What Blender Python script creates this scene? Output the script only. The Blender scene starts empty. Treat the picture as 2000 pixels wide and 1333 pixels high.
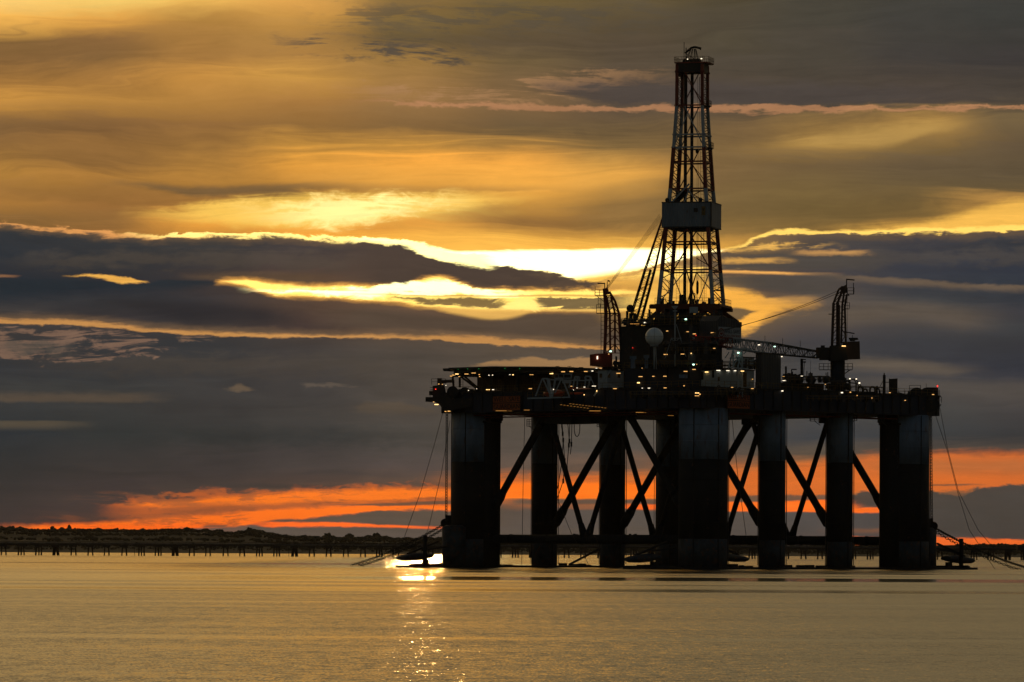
import bpy, math, random
from mathutils import Vector, Matrix

# ------------------------------------------------------------------ scene
sc = bpy.context.scene
C = sc.collection
HC = 3.6                       # camera height above the water, metres
HOR = 1076.0                   # the horizon's row in the 2000 x 1333 photograph
ROLL = 0.005                   # the photograph is turned by about 0.3 degrees
Y0 = 1100.0                    # metres from the camera to the rig's middle
TH = math.radians(46.03)        # the rig's heading
CT, ST = math.cos(TH), math.sin(TH)
X0 = 38.25

sc.view_settings.view_transform = 'Standard'
sc.view_settings.look = 'None'
sc.view_settings.exposure = 0
sc.view_settings.gamma = 1
cam = bpy.data.cameras.new('camera')
cam.lens = 180
cam.sensor_width = 36
cam.shift_y = (HOR - 666.5) / 2000
cam.clip_start = 1
cam.clip_end = 60000
co = bpy.data.objects.new('camera', cam)
C.objects.link(co)
co.matrix_world = Matrix.Translation((0, 0, HC)) @ Matrix.Rotation(math.pi / 2, 4, 'X') @ Matrix.Rotation(ROLL, 4, 'Z')
sc.camera = co


def world_at(px, py, y):
    """the point of the place seen at a pixel of the survey photograph, y metres away"""
    dx, dy = px - 1000, HOR - py
    return Vector(((dx - ROLL * dy) * 1e-4 * y, y, HC + (dy + ROLL * dx) * 1e-4 * y))


def to_rig(p):
    x, y = p.x - X0, p.y - Y0
    return Vector((x * CT + y * ST, -x * ST + y * CT, p.z))


def rig(px, py, d):
    """survey pixel and metres beyond the rig's middle -> the rig's own coordinates"""
    return to_rig(world_at(px, py, Y0 + d))


def rig_to_world(p):
    return Vector((X0 + p[0] * CT - p[1] * ST, Y0 + p[0] * ST + p[1] * CT, p[2]))


def zat(py, d=0, px=1347):
    return world_at(px, py, Y0 + d).z


# ------------------------------------------------------------------ materials
def s(r, g, b):
    f = lambda c: (c / 255 / 12.92) if c / 255 <= .04045 else ((c / 255 + .055) / 1.055) ** 2.4
    return (f(r), f(g), f(b))


def mat(name, col, rough=.6, metal=0.0, var=.25, scale=.6, streak=0.0, rust=0.0, bump=0.0):
    m = bpy.data.materials.new(name)
    m.use_nodes = True
    nt = m.node_tree
    b = nt.nodes['Principled BSDF']
    b.inputs['Roughness'].default_value = rough
    b.inputs['Metallic'].default_value = metal
    tc = nt.nodes.new('ShaderNodeTexCoord')
    mp = nt.nodes.new('ShaderNodeMapping')
    mp.inputs['Scale'].default_value = (1, 1, 1 - .85 * streak)
    nt.links.new(tc.outputs['Object'], mp.inputs[0])
    nz = nt.nodes.new('ShaderNodeTexNoise')
    nz.inputs['Scale'].default_value = scale
    nz.inputs['Detail'].default_value = 6
    nz.inputs['Roughness'].default_value = .65
    nt.links.new(mp.outputs[0], nz.inputs['Vector'])
    rp = nt.nodes.new('ShaderNodeValToRGB')
    e = rp.color_ramp.elements
    e[0].position = .3
    e[1].position = .7
    e[0].color = (*[c * (1 - var) for c in col], 1)
    e[1].color = (*[min(1, c * (1 + var)) for c in col], 1)
    nt.links.new(nz.outputs['Fac'], rp.inputs[0])
    out = rp.outputs[0]
    if rust:
        n2 = nt.nodes.new('ShaderNodeTexNoise')
        n2.inputs['Scale'].default_value = scale * 2.3
        n2.inputs['Detail'].default_value = 8
        n2.inputs['Roughness'].default_value = .7
        nt.links.new(mp.outputs[0], n2.inputs['Vector'])
        r2 = nt.nodes.new('ShaderNodeMapRange')
        r2.inputs['From Min'].default_value = .62 - .12 * rust
        r2.inputs['From Max'].default_value = .72
        nt.links.new(n2.outputs['Fac'], r2.inputs[0])
        mx = nt.nodes.new('ShaderNodeMix')
        mx.data_type = 'RGBA'
        nt.links.new(r2.outputs[0], mx.inputs['Factor'])
        nt.links.new(out, mx.inputs['A'])
        mx.inputs['B'].default_value = (.11, .045, .02, 1)
        out = mx.outputs['Result']
    nt.links.new(out, b.inputs['Base Color'])
    if bump:
        bp = nt.nodes.new('ShaderNodeBump')
        bp.inputs['Strength'].default_value = bump
        bp.inputs['Distance'].default_value = .1
        nt.links.new(nz.outputs['Fac'], bp.inputs['Height'])
        nt.links.new(bp.outputs[0], b.inputs['Normal'])
    return m


def corrugated(name, col, rough=.6):
    m = mat(name, col, rough, 0, .2, .4, .6, .15)
    nt = m.node_tree
    b = nt.nodes['Principled BSDF']
    tc = nt.nodes.new('ShaderNodeTexCoord')
    wv = nt.nodes.new('ShaderNodeTexWave')
    wv.bands_direction = 'DIAGONAL'
    mp = nt.nodes.new('ShaderNodeMapping')
    mp.inputs['Scale'].default_value = (1, 1, 0)
    nt.links.new(tc.outputs['Object'], mp.inputs[0])
    nt.links.new(mp.outputs[0], wv.inputs['Vector'])
    wv.inputs['Scale'].default_value = 1.2
    bp = nt.nodes.new('ShaderNodeBump')
    bp.inputs['Strength'].default_value = .9
    bp.inputs['Distance'].default_value = .12
    nt.links.new(wv.outputs['Fac'], bp.inputs['Height'])
    nt.links.new(bp.outputs[0], b.inputs['Normal'])
    return m


def lamp_mat(name, col, strength):
    m = bpy.data.materials.new(name)
    m.use_nodes = True
    b = m.node_tree.nodes['Principled BSDF']
    b.inputs['Base Color'].default_value = (.3, .3, .3, 1)
    b.inputs['Emission Color'].default_value = (*col, 1)
    b.inputs['Emission Strength'].default_value = strength
    return m


M = {
    'hull': mat('hull_paint', (.14, .20, .30), .7, 0, .4, .3, .8, .7),
    'boot': mat('black_antifouling', (.007, .007, .009), .85, 0, .4, .3, .3, .1),
    'worn': mat('worn_boot_paint', (.03, .038, .05), .8, 0, .6, .5, .2, .9),
    'dark': mat('dark_steel', (.014, .014, .016), .7, 0, .4, .5, .2, .4),
    'steel': mat('painted_steel', (.05, .05, .055), .6, 0, .35, .5, .3, .5),
    'deck': mat('deck_paint', (.05, .06, .08), .7, 0, .3, .4, 0, .4),
    'navy': mat('navy_cladding', (.014, .022, .045), .7, 0, .25, .3, .5, .2),
    'brown': corrugated('brown_cladding', (.06, .03, .018)),
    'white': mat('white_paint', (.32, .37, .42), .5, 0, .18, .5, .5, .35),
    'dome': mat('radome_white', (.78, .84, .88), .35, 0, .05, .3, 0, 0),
    'grey': corrugated('grey_cladding', (.045, .053, .065)),
    'greyb': corrugated('pale_windwall', (.17, .21, .26)),
    'red': mat('red_oxide_paint', (.19, .026, .012), .6, 0, .25, .6, .2, .2),
    'oxide': mat('dark_oxide_paint', (.10, .02, .01), .65, 0, .3, .6, .2, .3),
    'orange': mat('lifeboat_orange', (.5, .06, .01), .4, 0, .12, .8, 0, 0),
    'sign_orange': mat('sign_orange', (.42, .09, .02), .5, 0, .15, 1, .2, .1),
    'yellow': mat('safety_yellow', (.17, .105, .02), .5, 0, .2, .8, 0, .3),
    'black': mat('black_paint', (.012, .012, .012), .6, 0, .2, 1),
    'glass': mat('dark_window_glass', (.015, .02, .025), .12, 0, .1, 1),
    'chain': mat('chain_steel', (.015, .026, .024), .7, .3, .3, 2, 0, .8),
    'rope': mat('wire_rope', (.04, .036, .03), .6, .2, .2, 2),
    'timber': mat('jetty_timber', (.012, .010, .009), .8, 0, .4, .8, .5, .3),
    'concrete': mat('jetty_deck_concrete', (.03, .027, .025), .85, 0, .3, .5),
    'warm': lamp_mat('sodium_lamp', (1, .5, .14), 1.3),
    'warmhi': lamp_mat('bright_sodium_lamp', (1, .6, .2), 2.8),
    'cool': lamp_mat('white_lamp', (1, .84, .6), 1.9),
    'green': lamp_mat('greenish_floodlight', (.55, 1, .72), 3.5),
    'dimwarm': lamp_mat('dim_sodium_lamp', (1, .42, .08), .55),
    'redlamp': lamp_mat('red_warning_lamp', (1, .03, .02), 2.5),
    'gdim': lamp_mat('green_perimeter_lamp', (.05, .6, .1), 1.2),
}


# ------------------------------------------------------------------ mesh builder
class MB:
    def __init__(self):
        self.v, self.f, self.sm, self.mi = [], [], [], []

    def add(self, vs, fs, smooth=False, mi=0):
        n = len(self.v)
        self.v += [Vector(v) for v in vs]
        self.f += [[i + n for i in f] for f in fs]
        self.sm += [smooth] * len(fs)
        self.mi += [mi] * len(fs)
        return self

    def box(self, a, b, mi=0):
        """axis-aligned in the thing's frame, from corner a to corner b"""
        x0, y0, z0 = a
        x1, y1, z1 = b
        x0, x1 = min(x0, x1), max(x0, x1)
        y0, y1 = min(y0, y1), max(y0, y1)
        z0, z1 = min(z0, z1), max(z0, z1)
        vs = [(x, y, z) for z in (z0, z1) for x, y in ((x0, y0), (x1, y0), (x1, y1), (x0, y1))]
        return self.add(vs, [(3, 2, 1, 0), (4, 5, 6, 7), (0, 1, 5, 4), (1, 2, 6, 5), (2, 3, 7, 6), (3, 0, 4, 7)], False, mi)

    def tube(self, p, q, r, r2=None, n=6, caps=True, mi=0):
        p, q = Vector(p), Vector(q)
        r2 = r if r2 is None else r2
        d = q - p
        if d.length < 1e-6:
            return self
        d.normalize()
        up = Vector((0, 0, 1)) if abs(d.z) < .95 else Vector((1, 0, 0))
        a = d.cross(up).normalized()
        b = d.cross(a)
        vs = []
        for c, rr in ((p, r), (q, r2)):
            for i in range(n):
                t = 2 * math.pi * (i + .5) / n
                vs.append(c + a * math.cos(t) * rr + b * math.sin(t) * rr)
        fs = [(i, i + n, (i + 1) % n + n, (i + 1) % n) for i in range(n)]
        self.add(vs, fs, n > 5, mi)
        if caps:
            k = len(self.v) - 2 * n
            self.f += [[k + i for i in range(n)], [k + n + i for i in reversed(range(n))]]
            self.sm += [False, False]
            self.mi += [mi, mi]
        return self

    def bar(self, p, q, w, mi=0):
        return self.tube(p, q, w * .7071, n=4, mi=mi)

    def path(self, pts, r, n=6):
        for a, b in zip(pts, pts[1:]):
            self.tube(a, b, r, n=n)
        return self

    def prism(self, poly, z0, z1, mi=0):
        n = len(poly)
        vs = [(x, y, z0) for x, y in poly] + [(x, y, z1) for x, y in poly]
        return self.add(vs, [list(reversed(range(n))), [n + i for i in range(n)]] +
                        [(i, (i + 1) % n, (i + 1) % n + n, i + n) for i in range(n)], False, mi)

    def hull2(self, bottom, top, mi=0):
        """a solid between two equal-length rings of 3-D points"""
        n = len(bottom)
        return self.add(list(bottom) + list(top), [list(reversed(range(n))), [n + i for i in range(n)]] +
                        [(i, (i + 1) % n, (i + 1) % n + n, i + n) for i in range(n)], False, mi)

    def cyl(self, c, r, z0, z1, n=32, r2=None, mi=0):
        return self.tube((c[0], c[1], z0), (c[0], c[1], z1), r, r2, n=n, mi=mi)

    def ball(self, c, rx, ry=None, rz=None, nu=16, nv=10, mi=0):
        ry = rx if ry is None else ry
        rz = rx if rz is None else rz
        vs = [(c[0], c[1], c[2] - rz)]
        for j in range(1, nv):
            t = math.pi * j / nv
            for i in range(nu):
                a = 2 * math.pi * i / nu
                vs.append((c[0] + rx * math.sin(t) * math.cos(a), c[1] + ry * math.sin(t) * math.sin(a), c[2] - rz * math.cos(t)))
        vs.append((c[0], c[1], c[2] + rz))
        fs = [(0, 1 + (i + 1) % nu, 1 + i) for i in range(nu)]
        for j in range(nv - 2):
            for i in range(nu):
                a, b = 1 + j * nu + i, 1 + j * nu + (i + 1) % nu
                fs.append((a, b, b + nu, a + nu))
        k = 1 + (nv - 2) * nu
        fs += [(k + i, k + (i + 1) % nu, len(vs) - 1) for i in range(nu)]
        return self.add(vs, fs, True, mi)

    def build(self, name, material, parent=None, frame='rig'):
        """link as ONE mesh object; vertices were given in the frame's coordinates"""
        me = bpy.data.meshes.new(name)
        vs = self.v
        if parent is not None:
            org = ORG[parent.name]
            vs = [v - org for v in vs]
            me.from_pydata([tuple(v) for v in vs], [], self.f)
        else:
            me.from_pydata([tuple(v) for v in vs], [], self.f)
        for m_ in (material if isinstance(material, (list, tuple)) else [material]):
            me.materials.append(M[m_] if isinstance(m_, str) else m_)
        for p, sm, mi in zip(me.polygons, self.sm, self.mi):
            p.use_smooth = sm
            p.material_index = mi
        me.update()
        o = bpy.data.objects.new(name, me)
        C.objects.link(o)
        if parent is not None:
            o.parent = parent
            ORG[o.name] = ORG[parent.name]     # children of this part are built in the same coordinates
        elif frame == 'rig':
            o.location = (X0, Y0, 0)
            o.rotation_euler = (0, 0, TH)
            ORG[o.name] = Vector((0, 0, 0))
        else:
            ORG[o.name] = Vector((0, 0, 0))
        return o


ORG = {}


def tag(o, label=None, cat=None, group=None, kind=None):
    for k, v in (('label', label), ('category', cat), ('group', group), ('kind', kind)):
        if v:
            o[k] = v
    return o


def thing(name, label, cat, org, group=None, frame='rig', rot=None):
    """an Empty at the thing's base; org is in rig (or world) coordinates"""
    o = bpy.data.objects.new(name, None)
    o.empty_display_size = 1
    C.objects.link(o)
    org = Vector(org)
    if frame == 'rig':
        o.location = rig_to_world(org)
        o.rotation_euler = (0, 0, TH)
    else:
        o.location = org
    if rot is not None:
        o.rotation_euler = (0, 0, rot)
    ORG[o.name] = org
    return tag(o, label, cat, group)


def single(o, label, cat, group=None):
    """move the origin of a one-mesh thing to its own base"""
    me = o.data
    n = len(me.vertices)
    c = Vector((0, 0, 0))
    lo = 1e9
    for v in me.vertices:
        c += v.co
        lo = min(lo, v.co.z)
    c /= n
    c.z = lo
    me.transform(Matrix.Translation(-c))
    o.location = o.location + Matrix.Rotation(o.rotation_euler.z, 3, 'Z') @ c
    return tag(o, label, cat, group)


def text_mesh(body, size, org, xdir, ydir, material, name, parent, thick=.03, width=None):
    cu = bpy.data.curves.new('lettering', 'FONT')
    cu.body = body
    cu.size = size
    cu.extrude = thick
    cu.align_x = 'CENTER'
    cu.align_y = 'CENTER'
    cu.resolution_u = 3
    to = bpy.data.objects.new('lettering', cu)
    C.objects.link(to)
    bpy.context.view_layer.update()
    me = bpy.data.meshes.new_from_object(to.evaluated_get(bpy.context.evaluated_depsgraph_get()))
    C.objects.unlink(to)
    bpy.data.objects.remove(to)
    bpy.data.curves.remove(cu)
    xd, yd = Vector(xdir).normalized(), Vector(ydir).normalized()
    zd = xd.cross(yd)
    k = 1.0
    if width:
        xs = [v.co.x for v in me.vertices]
        k = width / max(1e-3, max(xs) - min(xs))
    mb = MB()
    mb.add([Vector(org) + xd * v.co.x * k + yd * v.co.y + zd * v.co.z for v in me.vertices],
           [list(p.vertices) for p in me.polygons])
    bpy.data.meshes.remove(me)
    return mb.build(name, material, parent)


def rail(mb, pts, h=1.1, r=.04, step=2.0, mids=1):
    """a handrail following 3-D points"""
    for a, b in zip(pts, pts[1:]):
        a, b = Vector(a), Vector(b)
        n = max(1, int((b - a).length / step))
        for i in range(n + 1):
            p = a.lerp(b, i / n)
            mb.tube(p, p + Vector((0, 0, h)), r, n=4)
        for k in range(mids + 1):
            z = Vector((0, 0, h * (k + 1) / (mids + 1)))
            mb.tube(a + z, b + z, r, n=4)
    return mb


def truss(mb, A, B, wa, wb, ha, hb, n, rc, rl, side=None, faces=(0, 1, 2, 3)):
    """a lattice of four chords with zigzag lacing, from A to B"""
    A, B = Vector(A), Vector(B)
    d = (B - A).normalized()
    sd = Vector(side).normalized() if side is not None else d.cross(Vector((0, 0, 1))).normalized()
    up = sd.cross(d).normalized()
    def ring(t):
        c = A.lerp(B, t)
        w, h = wa + (wb - wa) * t, ha + (hb - ha) * t
        return [c + sd * w / 2 * i + up * h / 2 * j for i, j in ((-1, -1), (1, -1), (1, 1), (-1, 1))]
    rings = [ring(i / n) for i in range(n + 1)]
    for k in range(4):
        mb.tube(rings[0][k], rings[-1][k], rc, n=5)
    for i in range(n):
        for k in faces:
            k2 = (k + 1) % 4
            if i % 2:
                mb.tube(rings[i][k], rings[i + 1][k2], rl, n=4, caps=False)
            else:
                mb.tube(rings[i][k2], rings[i + 1][k], rl, n=4, caps=False)
            mb.tube(rings[i][k], rings[i][k2], rl, n=4, caps=False)
    return mb


def ladder(mb, p, q, side, w=.5, r=.035, step=.5):
    p, q, sd = Vector(p), Vector(q), Vector(side).normalized() * w / 2
    mb.tube(p - sd, q - sd, r, n=4)
    mb.tube(p + sd, q + sd, r, n=4)
    n = max(1, int((q - p).length / step))
    for i in range(n + 1):
        c = p.lerp(q, i / n)
        mb.tube(c - sd, c + sd, r * .8, n=4, caps=False)


def chain_mb(pts, pitch, r, thick):
    """alternate oval links strung along a polyline"""
    mb = MB()
    seg = []
    tot = 0
    for a, b in zip(pts, pts[1:]):
        seg.append((tot, Vector(a), Vector(b)))
        tot += (Vector(b) - Vector(a)).length
    k, t = 0, pitch / 2
    while t < tot:
        for st, a, b in reversed(seg):
            if t >= st:
                break
        d = (b - a).normalized()
        c = a + d * (t - st)
        up = Vector((0, 0, 1)) if abs(d.z) < .9 else Vector((1, 0, 0))
        e1 = d.cross(up).normalized()
        e2 = d.cross(e1)
        if k % 2:
            e1, e2 = e2, e1
        ring = []
        for i in range(10):
            an = 2 * math.pi * i / 10
            ring.append(c + d * math.cos(an) * pitch * .72 + e1 * math.sin(an) * r)
        for i in range(10):
            mb.tube(ring[i], ring[(i + 1) % 10], thick, n=4, caps=False)
        k += 1
        t += pitch
    return mb
# ------------------------------------------------------------------ the sky (world shader, in directions of the place)
SUN_AZ = (815 - 1000) * 1e-4
SUN_EL = 0.012
w = bpy.data.worlds.new('World')
sc.world = w
w.use_nodes = True
WT = w.node_tree
for n_ in list(WT.nodes):
    WT.nodes.remove(n_)


def nn(t, **kw):
    n = WT.nodes.new(t)
    for k, v in kw.items():
        setattr(n, k, v)
    return n


def plug(sock, v):
    if isinstance(v, X):
        v = v.s
    if isinstance(v, bpy.types.NodeSocket):
        WT.links.new(v, sock)
    else:
        sock.default_value = v


class X:
    def __init__(self, s_):
        self.s = s_

    def _m(self, op, o=None, c=None):
        n = nn('ShaderNodeMath', operation=op)
        plug(n.inputs[0], self)
        if o is not None:
            plug(n.inputs[1], o)
        if c is not None:
            plug(n.inputs[2], c)
        return X(n.outputs[0])

    def __add__(self, o): return self._m('ADD', o)
    __radd__ = __add__
    def __sub__(self, o): return self._m('SUBTRACT', o)
    def __mul__(self, o): return self._m('MULTIPLY', o)
    __rmul__ = __mul__
    def __truediv__(self, o): return self._m('DIVIDE', o)


def step(x, a, b):
    n = nn('ShaderNodeMapRange', interpolation_type='SMOOTHSTEP')
    plug(n.inputs[0], x)
    plug(n.inputs['From Min'], a)
    plug(n.inputs['From Max'], b)
    return X(n.outputs[0])


def noise(x, y, sx, sy, seed, detail=4, rough=.55, dist=0.0):
    cb = nn('ShaderNodeCombineXYZ')
    plug(cb.inputs[0], x * (1 / sx) + seed)
    plug(cb.inputs[1], y * (1 / sy))
    n = nn('ShaderNodeTexNoise', noise_dimensions='2D')
    WT.links.new(cb.outputs[0], n.inputs['Vector'])
    n.inputs['Scale'].default_value = 1
    n.inputs['Detail'].default_value = detail
    n.inputs['Roughness'].default_value = rough
    n.inputs['Distortion'].default_value = dist
    return X(n.outputs['Fac']) - .5


def mixc(a, b, f):
    n = nn('ShaderNodeMix', data_type='RGBA')
    plug(n.inputs['Factor'], f)
    for k, v in (('A', a), ('B', b)):
        if isinstance(v, tuple):
            n.inputs[k].default_value = (*v, 1)
        else:
            WT.links.new(v, n.inputs[k])
    return n.outputs['Result']


tc = nn('ShaderNodeTexCoord')
sp = nn('ShaderNodeSeparateXYZ')
WT.links.new(tc.outputs['Generated'], sp.inputs[0])
dx_, dy_, dz_ = (X(sp.outputs[i]) for i in range(3))
az = dx_._m('ARCTAN2', dy_)
el = dz_._m('ARCSINE')
# sky chart: one unit is 1e-4 radian; x grows to the north, y falls with height above the horizon
fx = az * 1e4 + 1000.0 + (el * (1e4 * ROLL))
fy = el * -1e4 + HOR + (az * (1e4 * ROLL))
n_wide = noise(fx, fy, 700, 110, 9.7, 3, .5, .3)
n_wisp = noise(fx, fy + n_wide * 130, 360, 24, 3.1, 6, .62, .5)
n_rag = noise(fx, fy, 58, 22, 17.3, 9, .66, .3) * 1.7
n_fine = noise(fx, fy + n_wide * 90, 170, 8, 31.0, 7, .66, .4) * 1.5
n_puff = noise(fx, fy, 110, 44, 5.5, 6, .62, .5)
wy = fy + n_wisp * 46 + n_wide * 40 + n_fine * 9 + n_puff * 8
wx = fx + n_wide * 160 + n_puff * 50

COLX = [0, 200, 400, 600, 800, 1000, 1200, 1400, 1600, 1800, 2000]
UP = {
    -1500: '206,186,146;208,186,146;206,184,144;200,180,140;192,174,138;184,168,134;178,162,132;172,158,130;168,156,130;164,154,130;162,152,128',
    -700: '240,212,152;242,212,150;240,210,148;230,202,142;216,192,138;202,182,136;190,174,134;182,168,132;176,164,132;172,162,132;170,160,130',
    -250: '242,206,130;246,206,126;236,198,120;218,182,114;194,166,110;176,154,106;164,146,104;154,140,102;148,134,100;142,130,98;138,128,96',
    -60: '235,190,108;238,190,104;225,176,96;196,150,84;134,108,68;112,96,64;100,88,64;84,76,62;74,70,62;66,65,62;60,60,60',
    0: '250,212,128;255,214,122;255,200,105;225,170,90;130,105,65;112,96,62;100,88,64;80,74,60;70,68,62;63,63,60;58,58,58',
    45: '242,186,92;220,164,80;172,130,68;190,144,74;125,104,64;100,86,62;88,78,62;78,72,62;70,68,62;63,63,62;58,60,60',
    80: '130,100,62;135,102,64;160,120,66;170,130,72;100,86,62;92,80,64;86,76,64;80,74,62;72,68,62;64,63,62;60,60,60',
    120: '132,100,62;128,98,62;158,118,66;165,125,70;150,118,68;108,92,66;88,78,66;78,72,64;72,68,62;64,62,62;60,58,60',
    160: '165,122,66;165,122,66;190,140,70;195,148,74;155,120,72;120,98,70;90,78,66;80,72,64;74,68,62;72,66,62;66,62,60',
    200: '200,148,72;180,134,68;175,130,68;165,122,68;150,116,74;128,102,72;90,78,68;82,74,66;76,70,64;78,70,64;74,68,62',
    250: '125,96,62;125,94,60;140,104,62;140,106,62;125,98,64;105,88,64;108,90,64;115,94,66;140,112,68;165,130,72;110,94,68',
    285: '130,98,60;140,104,60;150,112,62;185,138,66;190,142,68;165,126,68;125,102,66;120,98,66;165,132,74;120,100,68;98,84,66',
    320: '150,112,60;140,104,60;165,122,62;230,164,70;245,172,72;240,170,74;170,132,72;120,98,66;110,92,66;100,86,66;94,82,64',
    350: '170,126,62;170,124,62;180,132,64;205,148,68;225,160,68;245,175,74;205,155,76;120,98,66;112,94,64;100,86,64;94,82,64',
    372: '155,114,62;150,110,60;150,110,60;125,96,60;140,108,60;225,165,74;180,138,74;118,97,64;112,94,62;102,87,62;100,86,62',
    400: '165,120,62;150,108,60;160,116,60;255,205,92;255,225,120;190,142,70;140,110,66;118,98,64;112,94,60;108,90,58;180,138,74',
    430: '130,98,58;140,104,60;240,170,72;255,205,92;225,165,76;145,108,62;140,110,66;125,102,62;116,96,60;118,96,58;190,145,72',
    455: '150,110,62;150,108,60;200,140,62;235,165,70;215,150,66;170,126,64;165,126,68;140,112,66;130,104,60;170,130,66;225,170,76',
    485: '150,110,60;160,116,62;230,160,70;245,170,70;255,185,72;255,200,90;255,200,95;200,150,72;160,120,66;180,136,68;225,170,76',
}
LO = {
    440: '52,53,52;58,56,54;62,58,55;64,60,58;75,66,60;80,68,60;200,150,80;150,115,65;85,76,68;72,66,64;62,58,58',
    480: '50,51,52;56,55,54;60,58,55;66,60,57;76,66,60;85,72,60;250,200,110;170,130,70;80,72,66;66,62,62;56,56,58',
    510: '46,49,52;52,52,52;58,55,54;68,60,57;78,66,58;90,74,60;240,180,90;110,90,66;72,66,64;60,59,62;54,55,60',
    535: '48,48,50;52,50,50;60,54,52;68,58,55;78,64,57;85,70,60;225,170,90;85,75,66;66,64,64;58,58,62;52,54,60',
    560: '40,45,50;44,46,50;58,52,50;70,60,52;86,72,58;120,95,65;215,160,80;80,72,66;72,68,66;60,60,62;54,56,60',
    590: '46,48,50;56,54,53;54,52,52;62,56,52;80,68,58;90,78,62;180,135,75;120,100,66;85,78,70;68,66,64;58,58,60',
    615: '72,64,58;58,52,50;46,44,46;58,52,50;78,68,60;88,76,62;120,98,70;110,92,66;95,84,72;78,72,66;66,62,62',
    640: '66,60,56;66,58,54;60,54,50;56,50,50;76,66,57;82,72,62;110,92,68;100,86,68;76,70,66;74,68,64;66,64,62',
    670: '58,56,54;56,55,54;56,55,54;62,57,53;80,70,60;82,72,62;84,74,64;76,70,64;64,62,62;62,60,60;60,58,58',
    720: '54,54,54;54,54,54;58,56,54;66,60,56;82,72,62;90,78,66;84,74,64;76,70,64;74,70,66;62,60,62;54,54,58',
    760: '62,60,56;62,60,56;64,60,56;68,62,57;80,70,60;84,74,64;84,74,64;80,72,66;80,74,68;76,71,67;66,62,62',
    800: '56,56,54;60,58,54;62,58,54;70,64,58;82,72,62;86,76,65;84,76,66;82,76,68;80,74,68;76,72,66;72,66,62',
    850: '44,48,50;50,52,50;58,56,52;66,62,57;80,72,63;84,76,68;82,76,68;78,74,70;68,68,68;62,62,60;60,58,56',
    885: '48,49,48;56,53,50;62,56,52;70,62,57;84,74,66;88,78,70;84,78,72;90,78,68;96,80,64;90,74,60;80,68,58',
    915: '52,50,48;60,54,50;66,58,54;74,64,58;88,74,66;98,81,70;108,84,68;160,100,60;180,108,56;160,100,54;125,86,56',
    945: '54,50,48;64,55,52;72,60,54;85,66,56;100,76,60;205,112,50;230,122,46;215,118,48;215,118,50;200,112,50;150,92,54',
    970: '56,50,48;66,56,52;84,64,54;105,76,56;120,85,60;210,115,46;215,118,46;190,108,52;195,108,52;120,86,60;84,72,64',
    995: '58,50,48;70,56,52;90,66,54;110,78,58;115,84,62;88,78,72;86,78,72;86,78,72;86,78,72;78,70,66;74,66,62',
    1025: '60,50,48;90,60,48;110,72,52;100,78,62;92,78,66;88,78,72;86,78,72;84,77,72;84,76,70;74,67,63;72,64,60',
    1060: '60,50,46;84,66,56;88,72,62;92,76,66;90,76,66;86,76,70;86,76,70;86,76,70;86,72,64;84,70,62;80,68,60',
}


def field(table, xx, yy, warm=False):
    keys = sorted(table)
    lo, hi = keys[0], keys[-1]
    t = (yy - float(lo)) / float(hi - lo)
    out = None
    for i in range(11):
        r = nn('ShaderNodeValToRGB')
        plug(r.inputs[0], t)
        e = r.color_ramp.elements
        for j, k in enumerate(keys):
            col = s(*[float(c) for c in table[k].split(';')[i].split(',')])
            if not warm and (i < 5 or i > 7):
                col = (col[0] * .88, col[1] * .95, col[2] * 1.06)
            if warm:
                g_ = 1.0 if k < -20 else 1.06
                col = (min(1, col[0] * g_), min(1, col[1] * g_ * (.84 if k < -20 else .93)), col[2] * g_ * (.62 if k < -20 else .82))
            pos = (k - lo) / (hi - lo)
            if j < 2:
                e[j].position = pos
                el_ = e[j]
            else:
                el_ = e.new(pos)
            el_.color = (*col, 1)
        out = r.outputs[0] if out is None else mixc(out, r.outputs[0], step(xx, float(COLX[i - 1]), float(COLX[i])))
    return out


CX0, CX1 = -300.0, 2300.0
cxn = (fx - CX0) * (1 / (CX1 - CX0))


def mapr(v, f0, f1, t0, t1):
    n = nn('ShaderNodeMapRange', interpolation_type='SMOOTHSTEP')
    plug(n.inputs[0], v)
    n.inputs['From Min'].default_value = f0
    n.inputs['From Max'].default_value = f1
    n.inputs['To Min'].default_value = t0
    n.inputs['To Max'].default_value = t1
    return X(n.outputs[0])


def below(yy, pts, soft, t0, t1):
    """goes from t0 to t1 where the chart height passes the curve"""
    if len(pts) == 1:
        return mapr(yy, pts[0][1] - soft, pts[0][1] + soft, t0, t1)
    n = nn('ShaderNodeFloatCurve')
    cv = n.mapping.curves[0]
    q = [((x - CX0) / (CX1 - CX0), y / 1200 + .05) for x, y in pts]
    if q[0][0] > 0:
        q.insert(0, (0.0, q[0][1]))
    if q[-1][0] < 1:
        q.append((1.0, q[-1][1]))
    while len(cv.points) < len(q):
        cv.points.new(.5, .5)
    for p, v in zip(cv.points, q):
        p.location = v
        p.handle_type = 'AUTO_CLAMPED'
    n.mapping.update()
    plug(n.inputs['Value'], cxn)
    return mapr(X(n.outputs[0])._m('MULTIPLY_ADD', -1200.0, yy), -60.0 - soft, -60.0 + soft, t0, t1)


fxn = fx + n_rag * 42
NB = 0
YV = {r: fy + n_fine * f + n_rag * r for r, f in ((3, 3), (8, 4), (16, 8), (34, 16))}
TEAR = mapr(n_puff + n_fine * .6, -.09, .10, 0, 1)


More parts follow.
